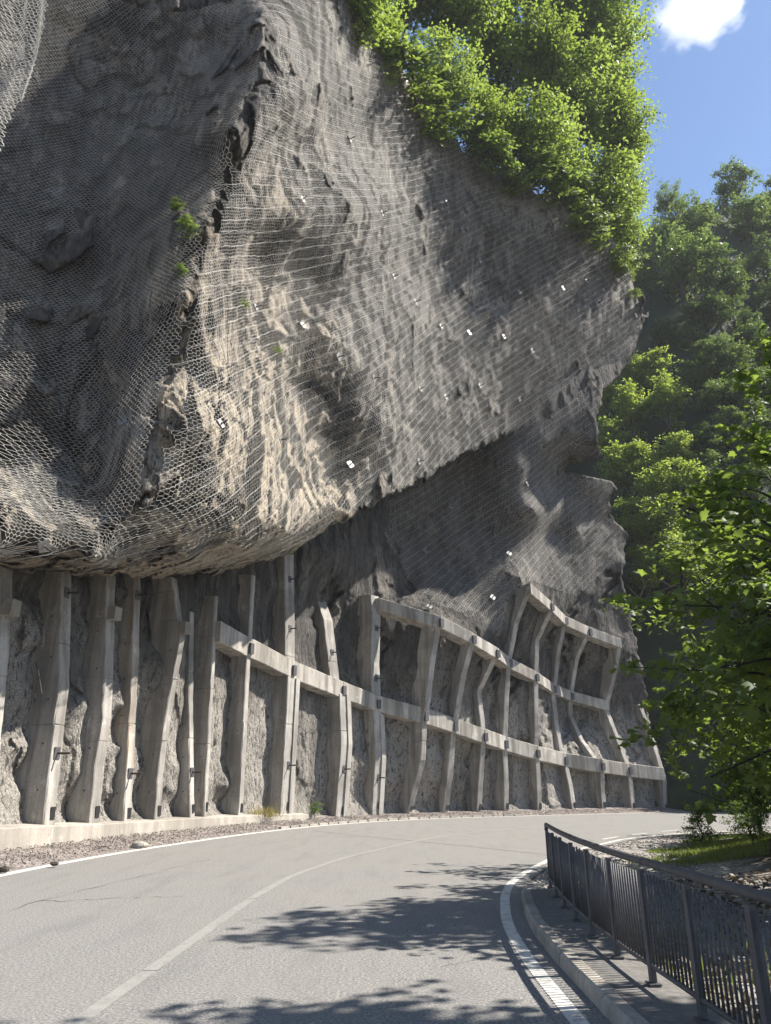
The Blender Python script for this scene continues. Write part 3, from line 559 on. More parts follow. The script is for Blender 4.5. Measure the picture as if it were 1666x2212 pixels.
for bi, ch in enumerate(BEAMS):
    nodes = [bnode(*q) for q in ch]
    for k, ((p, n_, t_), (q, m_, s_)) in enumerate(zip(nodes[:-1], nodes[1:])):
        hh = (.44, .36, .36)[bi]; V = []; ns_ = 6
        e = .02 * (k % 2)
        for j in range(ns_ + 1):
            f_ = j / ns_; c = p * (1 - f_) + q * f_; n2 = n_ * (1 - f_) + m_ * f_
            for y, z in ((-.9, -hh), (-.02, -hh), (0, -hh + .03), (0, hh - .03), (-.03, hh), (-.9, hh)):
                V.append((*(c[:2] + n2 * (y + e + rg.uniform(-.012, .012))), c[2] + z + rg.uniform(-.012, .012)))
        F = [(a * 6 + b, (a + 1) * 6 + b, (a + 1) * 6 + (b + 1) % 6, a * 6 + (b + 1) % 6) for a in range(ns_) for b in range(6)] + [tuple(range(6))[::-1], tuple(ns_ * 6 + b for b in range(6))]
        link('beam', mesh('beam', V, F, CONCB), grid)
    for p, n_, t_ in nodes[1:-1]:
        n3, t3 = np.array([*n_, 0]), np.array([*t_, 0])
        MB().box(p + n3 * .05 - np.array([0, 0, .05]), t3 * .13, n3 * .08, np.array([0, 0, .24])).build('anchor_head', DARKM, grid)

# ------------------------------------------------------------------ railing
rail = thing('railing', 'dark painted steel railing with many vertical bars along the pavement edge', 'railing')
SL = np.r_[0, np.cumsum(np.hypot(*np.diff(FEN, axis=0).T))]; end = SL[-1]
def fpt(s_): return np.array([np.interp(s_, SL, FEN[:, 0]), np.interp(s_, SL, FEN[:, 1])])
def ffr(s_): k = int(np.clip(np.searchsorted(SL, s_), 0, len(FEN) - 1)); return FT[k], FN[k]
TOP = 1.0; sp = 1.045
npan = 14
mb_bal = MB().tube([(0, 0, 0), (0, 0, TOP - .27)], .0105, 6).mesh('baluster', DARKM, True)
pm_ = MB(); pm_.box((0, 0, TOP / 2 - .03), (.036, 0, 0), (0, .024, 0), (0, 0, TOP / 2 - .06)); pm_.box((0, 0, .145 - .13), (.07, 0, 0), (0, .05, 0), (0, 0, .008)); pmesh = pm_.mesh('post', DARKM)
tr, br = [], []
for k in range(npan + 1):
    s_ = end - k * sp; p = fpt(s_); T_, N_ = ffr(s_)
    o = link('post', pmesh, rail); o.location = (*p, .126); o.rotation_euler[2] = math.atan2(T_[1], T_[0])
    b = MB().tube([(*(p + N_ * .03), .85), (*(p + N_ * .16), .13)], .012, 5) if False else None
    if k < npan:
        for j in range(1, 13):
            q = fpt(s_ - sp * j / 13); t2, _ = ffr(s_ - sp * j / 13)
            o = link('baluster', mb_bal, rail); o.location = (*q, .126 + .15)
            if (k * 13 + j) in (15, 41, 44): o.rotation_euler[0] = .05; o.rotation_euler[1] = .06
for k in range(0, int(npan * sp / .25)):
    s_ = end - k * .25; tr.append((*fpt(s_), TOP + .105)); br.append((*fpt(s_), .126 + .15))
T_, N_ = ffr(end); e_ = fpt(end)
MB().tube([(*(e_ + T_ * .05), TOP + .02), (*(e_ + T_ * .02), TOP + .085)] + tr, .034, 10).build('top_rail', DARKM, rail, True)
MB().tube(br, .022, 8).build('bottom_rail', DARKM, rail, True)
for k in (3, 6, 9):
    s_ = end - k * sp - .12; MB().tube([(*fpt(s_), TOP + .105), (*fpt(s_ + .07), TOP + .105)], .037, 10).build('rail_joint', DARKM, rail, True)

# ------------------------------------------------------------------ rockfall netting
RIDGE = [(-260, 600), (0, 580), (280, 505), (480, 455), (640, 405), (850, 345), (980, 305), (1240, 250)]
ADOM = [(820, 1150), (900, 1290), (1000, 1330), (1080, 1382), (1105, 1300), (1150, 1262), (1250, 1290), (1355, 1200)]
def tnet(u, v): return np.where(v < ip(u, LIP), FB(u, v), FA(u, v))
def domain(u, v):
    b = (v < ip(u, LIP) + 2) & (v > ip(u, CREST) - 12) & (u < 1388)
    a = (v >= ip(u, LIP) + 2) & (u > 835) & (v < ip(u, ADOM)) & (u < ip(v, SIL) - 2)
    return b | a
class NetSurf:
    """net surface sampled once on a coarse grid of (a, b), then interpolated"""
    def __init__(s, mode, a0, a1, b0, b1, st=.25, lift=.14, left=False):
        s.a0, s.b0, s.st = a0, b0, st
        A, B = np.meshgrid(np.arange(a0, a1, st), np.arange(b0, b1, st)); q = np.full(A.shape, 3.0 if mode == 's' else 20.0); ok = np.ones(A.shape, bool)
        for it in range(16):
            P = wpt(A, q, B) if mode == 's' else np.stack([A, q, B], -1)
            u, v = proj(P); u = np.clip(u, -400, 2000); v = np.clip(v, -400, 1900); t = tnet(u, v) - lift; D = dirv(u, v)
            if mode == 's':
                i = np.clip((A * 10).astype(int), 0, len(WALL) - 1); qn = ((D[..., :2] * t[..., None] - WALL[i]) * WN[i]).sum(-1)
            else: qn = D[..., 1] * t
            res = np.abs(qn - q); q = q + .6 * np.clip(qn - q, -2, 2)
        s.P = wpt(A, q, B) if mode == 's' else np.stack([A, q, B], -1)
        u, v = proj(s.P); s.ok = (res < .12) & domain(u, v)
        rid = ip(v, RIDGE); s.ok &= ((u < rid + 6) & (v > 1000)) if left else (u > rid - 34) if mode == 's' else (u < rid + 22)
    def __call__(s, a, b):
        x = (a - s.a0) / s.st; y = (b - s.b0) / s.st; H_, W_ = s.ok.shape
        ins = (x >= 0) & (y >= 0) & (x < W_ - 1) & (y < H_ - 1); x = np.clip(x, 0, W_ - 1.001); y = np.clip(y, 0, H_ - 1.001)
        i, j = x.astype(int), y.astype(int); fx, fy = (x - i)[..., None], (y - j)[..., None]
        P = (s.P[j, i] * (1 - fx) + s.P[j, i + 1] * fx) * (1 - fy) + (s.P[j + 1, i] * (1 - fx) + s.P[j + 1, i + 1] * fx) * fy
        return P, ins & s.ok[j, i] & s.ok[j, i + 1] & s.ok[j + 1, i] & s.ok[j + 1, i + 1]
class Drape:
    def __call__(s, a, b):
        y = 14 + .18 * np.sin(a * 4.2 + b * .3) + .1 * np.sin(a * 9 + 1) + .12 * np.sin(b * 1.3); P = np.stack([a, y, b], -1)
        u, v = proj(P); e = np.interp(v, [-300, 0, 60, 180, 215, 235, 350, 420], [150, 105, 97, 66, 52, 30, 0, -30])
        return P, (u < e) & (u > -160) & (v > -160)
def wires(P0, P1, r):
    d = P1 - P0; L_ = np.linalg.norm(d, axis=1, keepdims=True) + 1e-9; d = d / L_
    a = np.cross(d, np.array([.31, .52, .79])); a /= np.linalg.norm(a, axis=1, keepdims=True); b = np.cross(d, a); V = []
    for k in range(3):
        c = a * math.cos(2.094 * k) * r + b * math.sin(2.094 * k) * r; V += [P0 + c, P1 + c]
    n = len(P0); V = np.stack(V, 1).reshape(-1, 3); I = (np.arange(n) * 6)[:, None]
    return V, np.concatenate([I + np.array([0, 1, 3, 2]), I + np.array([2, 3, 5, 4]), I + np.array([4, 5, 1, 0])])
def hexnet(surf, a0, a1, b0, b1, c, ang, r, seed, hole=0.0):
    """hexagonal wire mesh: cell width c, rows turned by ang in the (a, b) plane"""
    g = np.random.default_rng(seed); dx, dy = c, c * .62
    ca_, sa_ = math.cos(ang), math.sin(ang); cx, cy = (a0 + a1) / 2, (b0 + b1) / 2; Rr = math.hypot(a1 - a0, b1 - b0) / 2
    ni, nj = int(2 * Rr / dx), int(2 * Rr / dy); I, J = np.meshgrid(np.arange(ni), np.arange(nj))
    X = (I + .5 * (J % 2)) * dx - Rr; Y = J * dy - Rr     # each hex row: upper point of the twist, then lower
    def mp(x, y):
        a = cx + x * ca_ - y * sa_; b = cy + x * sa_ + y * ca_; b = b + .04 * np.sin(a * 1.1) + .02 * np.sin(a * 3.3 + b); return surf(a, b)
    jx, jy = g.normal(0, .07 * c, X.shape), g.normal(0, .07 * c, X.shape)
    T_, ok1 = mp(X + jx, Y + dy * .28 + jy); Bt, ok2 = mp(X + jx, Y - dy * .28 + jy)
    P0, P1 = [], []
    def add(a, b, m):
        m = m & (np.linalg.norm(a - b, axis=-1) < c * 3.2); P0.append(a[m]); P1.append(b[m])
    add(T_, Bt, ok1 & ok2)
    for par in (0, 1):
        rows = np.arange(par, nj - 1, 2)
        t_, o_ = T_[rows], ok1[rows]; bb, ob = Bt[rows + 1], ok2[rows + 1]
        if par == 0: add(t_, bb, o_ & ob); add(t_[:, 1:], bb[:, :-1], o_[:, 1:] & ob[:, :-1])
        else: add(t_, bb, o_ & ob); add(t_[:, :-1], bb[:, 1:], o_[:, :-1] & ob[:, 1:])
    return np.concatenate(P0), np.concatenate(P1)
def cables(surf, a0, a1, b0, b1, sp_, ang, seed):
    g = np.random.default_rng(seed); ca_, sa_ = math.cos(ang), math.sin(ang); cx, cy = (a0 + a1) / 2, (b0 + b1) / 2; Rr = math.hypot(a1 - a0, b1 - b0) / 2
    x = np.arange(-Rr, Rr, .24); P0, P1 = [], []
    for y in np.arange(-Rr, Rr, sp_):
        yy = y + .03 * np.sin(x * .9 + y * 9) + .012 * np.sin(x * 6 + y * 5) + g.normal(0, .012, len(x)); a = cx + x * ca_ - yy * sa_; b = cy + x * sa_ + yy * ca_
        P, ok = surf(a, b); m = ok[:-1] & ok[1:] & (np.linalg.norm(P[1:] - P[:-1], axis=1) < .5); P0.append(P[:-1][m]); P1.append(P[1:][m])
    return np.concatenate(P0), np.concatenate(P1)
n1 = NetSurf('s', 30, 92, 5, 52); n2 = NetSurf('x', -18, -3, 5, 34)
ANG = R(40)
net = thing('rockfall_netting', 'galvanised wire netting draped over the sunlit overhanging rock face', 'netting', (-4, 25, 12))
def netpart(name, segs, r, parent):
    V, F = wires(*segs, r); V = V - np.array(parent.location); o = link(name, mesh(name, V, F, WIRE), parent); o['kind'] = 'stuff'; return o
netpart('wire_mesh', hexnet(n1, 30, 92, 5, 52, .175, ANG, .006, 1), .0042, net)
netpart('cable', cables(n1, 30, 92, 5, 52, .42, ANG, 2), .0065, net)
n4 = NetSurf('s', 26, 50, 4, 16, .15, .14, True)
net2 = thing('rockfall_netting', 'hexagonal wire netting covering the shaded hollow at the upper left', 'netting', (-9, 20, 10))
netpart('wire_mesh', hexnet(n2, -18, -3, 5, 34, .165, R(4), .005, 3), .0046, net2)
netpart('wire_mesh', hexnet(n4, 26, 50, 4, 16, .155, R(8), .005, 9), .0042, net2)
net3 = thing('rockfall_netting', 'loose bright netting edge hanging in the top left corner', 'netting', (-10, 14, 20))
netpart('wire_mesh', hexnet(Drape(), -17, -7, 11, 27, .145, R(-12), .006, 5), .0095, net3)

# ------------------------------------------------------------------ rock anchors
ANCH = [(403, 246), (391, 580), (654, 430), (756, 300), (826, 460), (966, 437), (1000, 497), (1038, 562), (1123, 630), (1217, 622), (1268, 607), (1290, 655), (851, 597), (898, 652), (953, 705), (1014, 718), (1089, 727), (1150, 757), (1037, 833), (1123, 862), (963, 857), (908, 840), (655, 702), (732, 770), (808, 817), (553, 663), (264, 910), (478, 915), (607, 950), (757, 1003), (1188, 505), (877, 170), (1375, 680), (95, 1180), (905, 997), (1170, 965), (1140, 1045), (882, 1110), (835, 1155), (920, 1190), (1100, 1195), (975, 1095), (1178, 1090), (928, 1310), (1065, 1290)]
SPEC = {0: 'square steel anchor plate alone in the shaded hollow at the upper left', 1: 'pale anchor plate beside a green tuft where shade meets the sunlit rock', 26: 'tilted anchor plate left of the warm sunlit bulge', 27: 'anchor plate at left on the warm sunlit bulge', 28: 'anchor plate at the middle of the warm sunlit bulge', 33: 'anchor plate with a long rusty bar under the left overhang', 31: 'anchor plate at the foot of the topmost foliage', 32: 'anchor plate on the far right outline of the cliff', 29: 'anchor plate low in the dark cleft right of the warm bulge', 25: 'anchor plate with a dark bar above the warm sunlit bulge'}
def zone(u, v):
    if v > float(ip(u, LIP)): return 'in the shadowed rock under the overhang'
    if u < 700: return 'on the sunlit rock rib left of centre'
    if u < 930: return 'on the grey netted face at centre'
    if u < 1110: return 'on the grey netted face right of centre'
    return 'on the far grey face near the cliff outline'
ORD = ['topmost', 'second highest', 'third highest', 'fourth highest', 'fifth highest', 'sixth highest', 'seventh highest', 'eighth highest', 'ninth highest', 'tenth highest', 'eleventh highest', 'twelfth highest']
zs_ = {}
for k, (u, v) in enumerate(ANCH):
    if k not in SPEC: zs_.setdefault(zone(u, v), []).append((v, k))
for z_, L_ in zs_.items():
    for r_, (v, k) in enumerate(sorted(L_)): SPEC[k] = ORD[min(r_, 11)] + ' steel anchor plate ' + z_
pw = MB().box((0, 0, 0), (.2, 0, 0), (0, .2, 0), (0, 0, .012)); plm = pw.mesh('plate', STEEL)
blm = MB().tube([(0, 0, -.1), (0, 0, .36)], .026, 8).mesh('bar', RUST); nut = MB().tube([(0, 0, .01), (0, 0, .07)], .05, 6).mesh('nut', STEEL)
for k, (u, v) in enumerate(ANCH):
    def at(a, b): return (dirv(a, b) * float(tnet(np.array(float(a)), np.array(float(b)))))
    p = at(u, v); n_ = np.cross(at(u + 9, v) - p, at(u, v + 9) - p); n_ /= np.linalg.norm(n_)
    if n_ @ p > 0: n_ = -n_
    n_ = n_ + np.array([.35, -.1, .15]); n_ /= np.linalg.norm(n_)
    p = p * (1 - .2 / np.linalg.norm(p)) + np.array([0, 0, EYE])
    t = thing('rock_anchor', SPEC[k], 'anchor', p, 'anchors pinning the netting to the cliff'); t.rotation_euler = Vector(n_).to_track_quat('Z', 'Y').to_euler()
    t.rotation_euler.rotate_axis('Z', R(0 if k == 0 else 45 + random.uniform(-15, 15))); sc_ = .85 if p[1] > 27 else .68; t.scale = (sc_,) * 3
    pl = link('plate', plm, t); link('bar', blm, t); link('nut', nut, pl)
long = MB().tube([(0, 0, 0), (0, 0, 1.5)], .022, 8).mesh('long_bar', RUST)

# ------------------------------------------------------------------ trees and plants
def leafquads(P, Nn, size, rng, asp=.62):
    n = len(P); Nn = Nn / np.linalg.norm(Nn, axis=1, keepdims=True); t = rng.normal(size=(n, 3)); t -= Nn * (t * Nn).sum(1, keepdims=True); t /= np.linalg.norm(t, axis=1, keepdims=True); b = np.cross(Nn, t)
    s_ = (size * rng.uniform(.7, 1.25, n))[:, None]
    V = np.stack([P - t * s_ * .5, P + b * s_ * asp * .5 + Nn * s_ * .07, P + t * s_ * .5, P - b * s_ * asp * .5 + Nn * s_ * .07], 1).reshape(-1, 3)
    return V, np.arange(n * 4).reshape(n, 4)
MAPLE_T = np.array([(0, -.42), (.14, -.3), (.42, -.34), (.34, -.12), (.52, .1), (.26, .12), (.22, .26), (0, .56), (-.22, .26), (-.26, .12), (-.52, .1), (-.34, -.12), (-.42, -.34), (-.14, -.3)])
def mapleleaves(P, Nn, size, rng):
    n = len(P); Nn = Nn / np.linalg.norm(Nn, axis=1, keepdims=True); t = rng.normal(size=(n, 3)) + np.array([-.6, 0, -.5]); t -= Nn * (t * Nn).sum(1, keepdims=True); t /= np.linalg.norm(t, axis=1, keepdims=True); b = np.cross(Nn, t)
    s_ = (size * rng.uniform(.55, 1.25, n))[:, None, None]; m = len(MAPLE_T)
    T2 = np.r_[MAPLE_T, [(0, -.1)]]; z = np.r_[-.10 * np.abs(MAPLE_T[:, 0]) - .06 * (MAPLE_T[:, 1] > .4), 0.05]
    V = P[:, None] + s_ * (T2[None, :, 0, None] * b[:, None] + T2[None, :, 1, None] * t[:, None] + z[None, :, None] * Nn[:, None])
    f_ = np.array([(k, (k + 1) % m, m) for k in range(m)]); F = (np.arange(n) * (m + 1))[:, None, None] + f_[None]
    return V.reshape(-1, 3), F.reshape(-1, 3), b, t, Nn, s_[:, 0, 0]
def skeleton(seed, H_, cc, rad, nl, ns_, base=(0, 0, 0), low=.25, r0=None, pw=2.0):
    g = np.random.default_rng(seed); base = np.array(base, float); cc = np.array(cc, float); rad = np.array(rad, float); wood = MB(); r0 = r0 or H_ * .022
    top = cc + np.array([0, 0, rad[2] * .75]); n = 7
    tp = [base + (top - base) * (k / n) + (g.normal(0, .018, 3) * H_ if 0 < k < n else 0) for k in range(n + 1)]; wood.tube(tp, [r0 * (1 - .8 * k / n) for k in range(n + 1)], 7)
    tips = []
    for k in range(nl):
        a = g.uniform(low, .98) * n; i = min(int(a), n - 1); st = tp[i] + (tp[i + 1] - tp[i]) * (a - i)
        d = g.normal(size=3); d /= (np.abs(d) ** pw).sum() ** (1 / pw); e = cc + rad * d * g.uniform(.55, 1.0); e[2] = max(e[2], base[2] + .06 * H_)
        mid = (st + e) / 2 + np.array([0, 0, .06 * H_]) + g.normal(0, .03, 3) * H_; rl = r0 * .42 * (1 - .6 * a / n)
        pts = [st, (st + mid) / 2, mid, (mid + e) / 2 + g.normal(0, .012, 3) * H_, e]; wood.tube(pts, [rl, rl * .8, rl * .6, rl * .4, rl * .15], 5, False)
        for j in range(ns_):
            q = g.uniform(.35, 1) * 4; ii = min(int(q), 3); s0 = pts[ii] + (pts[ii + 1] - pts[ii]) * (q - ii)
            dd = g.normal(size=3); dd[2] *= .5; dd /= np.linalg.norm(dd); e2 = s0 + dd * rad.mean() * g.uniform(.16, .36); wood.tube([s0, (s0 + e2) / 2 + g.normal(0, .008, 3) * H_, e2], [rl * .3, rl * .2, rl * .08], 3, False); tips.append((s0, e2))
    return wood, tips
def foliage(tips, per, spread, rng, flat=.35, cc=None, upb=.9):
    P, Nn = [], []
    for a, b in tips:
        k = rng.uniform(.25, 1.25, per)[:, None]; q = a + (b - a) * k + rng.normal(size=(per, 3)) * spread * np.array([1, 1, flat]); P.append(q)
        Nn.append(rng.normal(size=(per, 3)) * .55 + np.array([0, 0, upb]) + (0 if cc is None else .35 * (q - cc) / (np.linalg.norm(q - cc, axis=1, keepdims=True) + .01)))
    return np.concatenate(P), np.concatenate(Nn)
def proto(seed, crown, rad, nl, ns_, per, leaf, lmat, spread=.05, low=.2, flat=.35):
    """unit-height tree: returns (trunk mesh, crown mesh)"""
    g = np.random.default_rng(seed); wd, tips = skeleton(seed, 1.0, crown, rad, nl, ns_, low=low); P, Nn = foliage(tips, per, spread, g, flat, np.array(crown)); V, F = leafquads(P, Nn, leaf, g)
    return wd.mesh('trunk', BARK, True), mesh('crown', V, F, lmat)
def plant_tree(name, pr, loc, h_, label, cat, group, lean=(0, 0), rz=None, sx=1.0):
    t = thing(name, label, cat, loc, group); t.scale = (h_ * sx, h_ * sx, h_); t.rotation_euler = (lean[0], lean[1], random.uniform(0, 6.28) if rz is None else rz)
    link('trunk', pr[0], t); link('crown', pr[1], t); return t
# hill side behind
HB, HS = 58.0, 1.75
def hbase(a): return HB + np.clip(np.degrees(a) - 29, 0, 40) * 2.6      # the slope swings away beyond the bend
def hillpt(u, v):
    d = dirv(u, v); hn = np.hypot(d[0], d[1]); tE = d[2] / hn; hb = hbase(math.atan2(d[0], d[1])); hh = (EYE + hb * HS) / max(HS - tE, .3); return np.array([d[0] / hn * hh, d[1] / hn * hh, HS * (hh - hb)])
az = np.radians(np.arange(-12, 62, 1.0)); hr = np.r_[np.arange(54, 118, 2.0), np.arange(122, 220, 6.0)]; AZ, HR = np.meshgrid(az, hr)
hz = np.minimum(HS * (HR - hbase(AZ)), HS * (113 - HB) + np.clip(hbase(AZ) - HB, 0, 18) * 1.6 - np.clip(HR - 113, 0, 300) * .1); hz = np.maximum(hz, -8.0); hz += np.array([mnoise.noise((a * 9, r_ * .06, 0)) * 3 for a, r_ in zip(AZ.ravel(), HR.ravel())]).reshape(HR.shape) * (HR > 58)
h, w_ = HR.shape; I = np.arange(h * w_).reshape(h, w_)
tag(link('hillside', mesh('hillside', np.stack([(HR * np.sin(AZ)).ravel(), (HR * np.cos(AZ)).ravel(), hz.ravel()], -1), np.stack([I[:-1, :-1], I[:-1, 1:], I[1:, 1:], I[1:, :-1]], -1).reshape(-1, 4), m_plain('undergrowth', (.022, .034, .014), .95, 0, .5, .6), True)), kind='structure')
LF_HILL2 = m_leaf('leaf_hill_tree_dark', (.035, .068, .022), (.085, .125, .036), .38, (.18, .27, .05))
HP = [proto(100 + k, (0, 0, .58), (.36, .36, .40), 20, 9, 24, .034, (LF_HILL, LF_HILL2, LF_HILL)[k], .028, .12, .3) for k in range(3)]
hk = random.Random(21); row = 0
ORDN = ['first', 'second', 'third', 'fourth', 'fifth', 'sixth', 'seventh', 'eighth', 'ninth', 'tenth', 'eleventh', 'twelfth', 'thirteenth', 'fourteenth', 'fifteenth', 'sixteenth', 'seventeenth', 'eighteenth', 'nineteenth', 'twentieth', 'twenty-first', 'twenty-second', 'twenty-third', 'twenty-fourth', 'twenty-fifth']
for v in range(440, 1760, 92):
    row += 1; cn = 0
    for u in range(1235 + (row % 2) * 48, 1800, 96):
        p = hillpt(u + hk.uniform(-25, 25), v + hk.uniform(-25, 25) + 40)
        if p[2] > HS * (113 - HB) + max(0, min(18, hbase(math.atan2(p[0], p[1])) - HB)) * 1.6 or (v > 740 and u < 1530 and v < 1330) or (v >= 1330 and u < 1500): continue
        if v > 1000: p = p * np.array([1.07, 1.07, 1]); 
        plant_tree('hillside_tree', HP[hk.randrange(3)], p - np.array([0, 0, .6]), hk.uniform(5, 7.5) if (u < 1700 and v > 690) else hk.uniform(10, 15), 'hillside tree, %s from left in the %s' % (ORDN[cn], 'skyline row' if row == 1 else ORDN[row - 1] + ' row down from the skyline'), 'tree', 'trees on the far wooded hillside', (hk.uniform(-.1, .05), hk.uniform(-.08, .08)), None, hk.uniform(.8, 1.1)); cn += 1
for k in range(34):
    u, v = 1520 + (k % 7) * 36 + hk.uniform(-12, 12), 700 + (k // 7) * 95 + hk.uniform(-30, 30); p = hillpt(u, v)
    plant_tree('hillside_shrub', HP[k % 3], p - np.array([0, 0, .5]), hk.uniform(4.5, 6.5), 'low hillside shrub, %s from left in the %s shrub row' % (ORDN[k % 7], ORDN[k // 7]), 'shrub', 'shrubs between the hillside trees', (hk.uniform(-.1, .1), 0), None, 1.3)
SP_ = [proto(140 + k, (0, 0, .55), (.27, .27, .45), 24, 8, 18, .038, LF_SHRUB, .035, .08) for k in range(2)]
for k, (u, v, hgt, lb) in enumerate([(1322, 1010, 7.5, 'bright green sapling right of the notch in the cliff outline'), (1345, 1100, 7.5, 'bright green sapling just above the lower cliff block'), (1385, 1215, 8, 'tall bright green sapling beside the lower cliff outline'), (1445, 1250, 8.5, 'rounded bright green sapling behind the tip of the maple'), (1405, 1310, 7, 'bright green sapling directly behind the leftmost maple leaves'), (1490, 1330, 8, 'bright green sapling right of the rounded one, half hidden by maple leaves'), (1318, 905, 6, 'small bright green sapling under the far bulge of the cliff'), (1375, 960, 8, 'pale green sapling between the cliff notch and the dark hillside'), (1400, 1080, 8, 'bright sapling behind the lower cliff block, higher of a pair'), (1430, 1160, 8, 'bright sapling behind the lower cliff block, lower of a pair'), (1372, 860, 7, 'pale green sapling just right of the far bulge'), (1455, 940, 8, 'outer pale green sapling toward the dark hillside gap'), (1420, 860, 8, 'pale sapling second right of the far bulge'), (1500, 1150, 8, 'pale sapling behind the top twig of the maple'), (1480, 1050, 7, 'pale sapling left of the lone maple twig')]):
    p = hillpt(u, v); p = p * np.array([.985, .985, .985]); p[2] = max(p[2], .0); plant_tree('sapling', SP_[k % 2], p, hgt, lb, 'tree', 'bright saplings behind the cliff edge', (0, 0))
# trees on the cliff top
LF_CLIFF2 = m_leaf('leaf_cliff_tree_dark', (.07, .12, .022), (.15, .20, .04), .5, (.34, .45, .06))
CPR = [proto(160 + k, (0, 0, .54), ((.40, .40, .46), (.33, .36, .47), (.44, .40, .44), (.30, .30, .48))[k], 34, 10, 22, .030, (LF_CLIFF, LF_CLIFF2, LF_CLIFF, LF_CLIFF2)[k], (.042, .034, .046, .036)[k], .06, (.3, .5, .2, .4)[k]) for k in range(4)]
CT = [(760, 70, 8, 1), (850, 165, 8.5, 1), (935, 250, 9, 1), (1010, 350, 9, 1), (1085, 392, 9, 1), (1160, 425, 9.5, 1.5), (1225, 478, 10, 1.5), (1295, 520, 9.5, 2), (1325, 555, 7, 1.5), (880, 40, 10, 6), (980, 130, 11, 6), (1075, 210, 11, 6), (1170, 270, 11, 6), (1250, 330, 12, 7), (1305, 400, 9.5, 7), (1000, -20, 12, 11), (1130, 60, 13, 11), (1240, 130, 13, 12), (1290, 180, 11, 12), (1300, 290, 10, 9), (1330, 470, 7, 4), (1180, -60, 13, 14), (1290, 20, 12, 14), (1360, 590, 3.5, 2.5)]
CTL = ['leafy light green tree at the crest, lowest left above the sunlit rib', 'light green tree overhanging the crest above the cabled net']
for k, (u, v, hgt, back) in enumerate(CT):
    vv = max(v, float(ip(u, CREST)) + 4); t_ = float(FB(np.array(float(u)), np.array(vv))); d = dirv(u, v); p = d * (t_ + back) + np.array([0, 0, EYE])
    plant_tree('cliff_top_tree', CPR[(k * 7 + k // 4) % 4], p + np.array([random.uniform(-.9, .9), random.uniform(-.8, .8), random.uniform(-1.6, 0)]), hgt * random.uniform(.8, 1.3), 'light green tree, %s from left in the %s on the cliff top' % ((ORDN[k], 'front row') if k < 9 else (ORDN[k - 9], 'middle row') if k < 15 else (ORDN[k - 15], 'rear row')), 'tree', 'trees along the cliff top', (random.uniform(.0, .25), random.uniform(-.05, .2)), random.uniform(-.6, .6))
SHP = [proto(190 + k, (0, 0, .5), (.5, .42, .5), 16, 7, 13, .075, (LF_CLIFF, LF_CLIFF2)[k], .05, .05, .3) for k in range(2)]
for k, (u, v, hgt) in enumerate([(775, 105, 3.4), (850, 160, 3.4), (905, 235, 3.8), (965, 320, 3.6), (1040, 388, 3.8), (1120, 415, 3.4), (1190, 452, 3.6), (1255, 512, 3.6), (1310, 555, 3.4), (1355, 590, 3.2), (1382, 640, 1.6)]):
    t_ = float(FB(np.array(float(u)), np.array(float(v)))); p = dirv(u, v) * (t_ - .1) + np.array([0, 0, EYE])
    plant_tree('crest_shrub', SHP[k % 2], p + np.array([random.uniform(-.8, .8), 0, random.uniform(-.9, .3)]), hgt * random.uniform(.7, 1.5), 'light green shrub drooping over the cliff rim, %s from left' % ORDN[k], 'shrub', 'shrubs hanging from the cliff rim', (random.uniform(.5, 1.0), random.uniform(-.1, .5)), random.uniform(-.8, .8), 1.35)
for k, (u, v, hgt, lb) in enumerate([(412, 520, .9, 'larger green tuft in the cleft left of the sunlit rib'), (384, 462, .6, 'small green tuft high in the cleft beside the shaded hollow'), (395, 600, .5, 'green tuft just below the pale anchor plate in the cleft'), (528, 672, .5, 'green tuft beside the dark barred anchor on the sunlit rib'), (600, 770, .45, 'thin dry tuft on the sunlit bulge'), (1245, 1008, 1.0, 'grassy tuft in the notch of the cliff outline')]):
    t_ = float(tnet(np.array(float(u)), np.array(float(v)))); p = dirv(u, v) * (t_ + .1) + np.array([0, 0, EYE]); plant_tree('rock_tuft', SHP[k % 2], p, hgt, lb, 'plant', None, (.5, 0), 0)
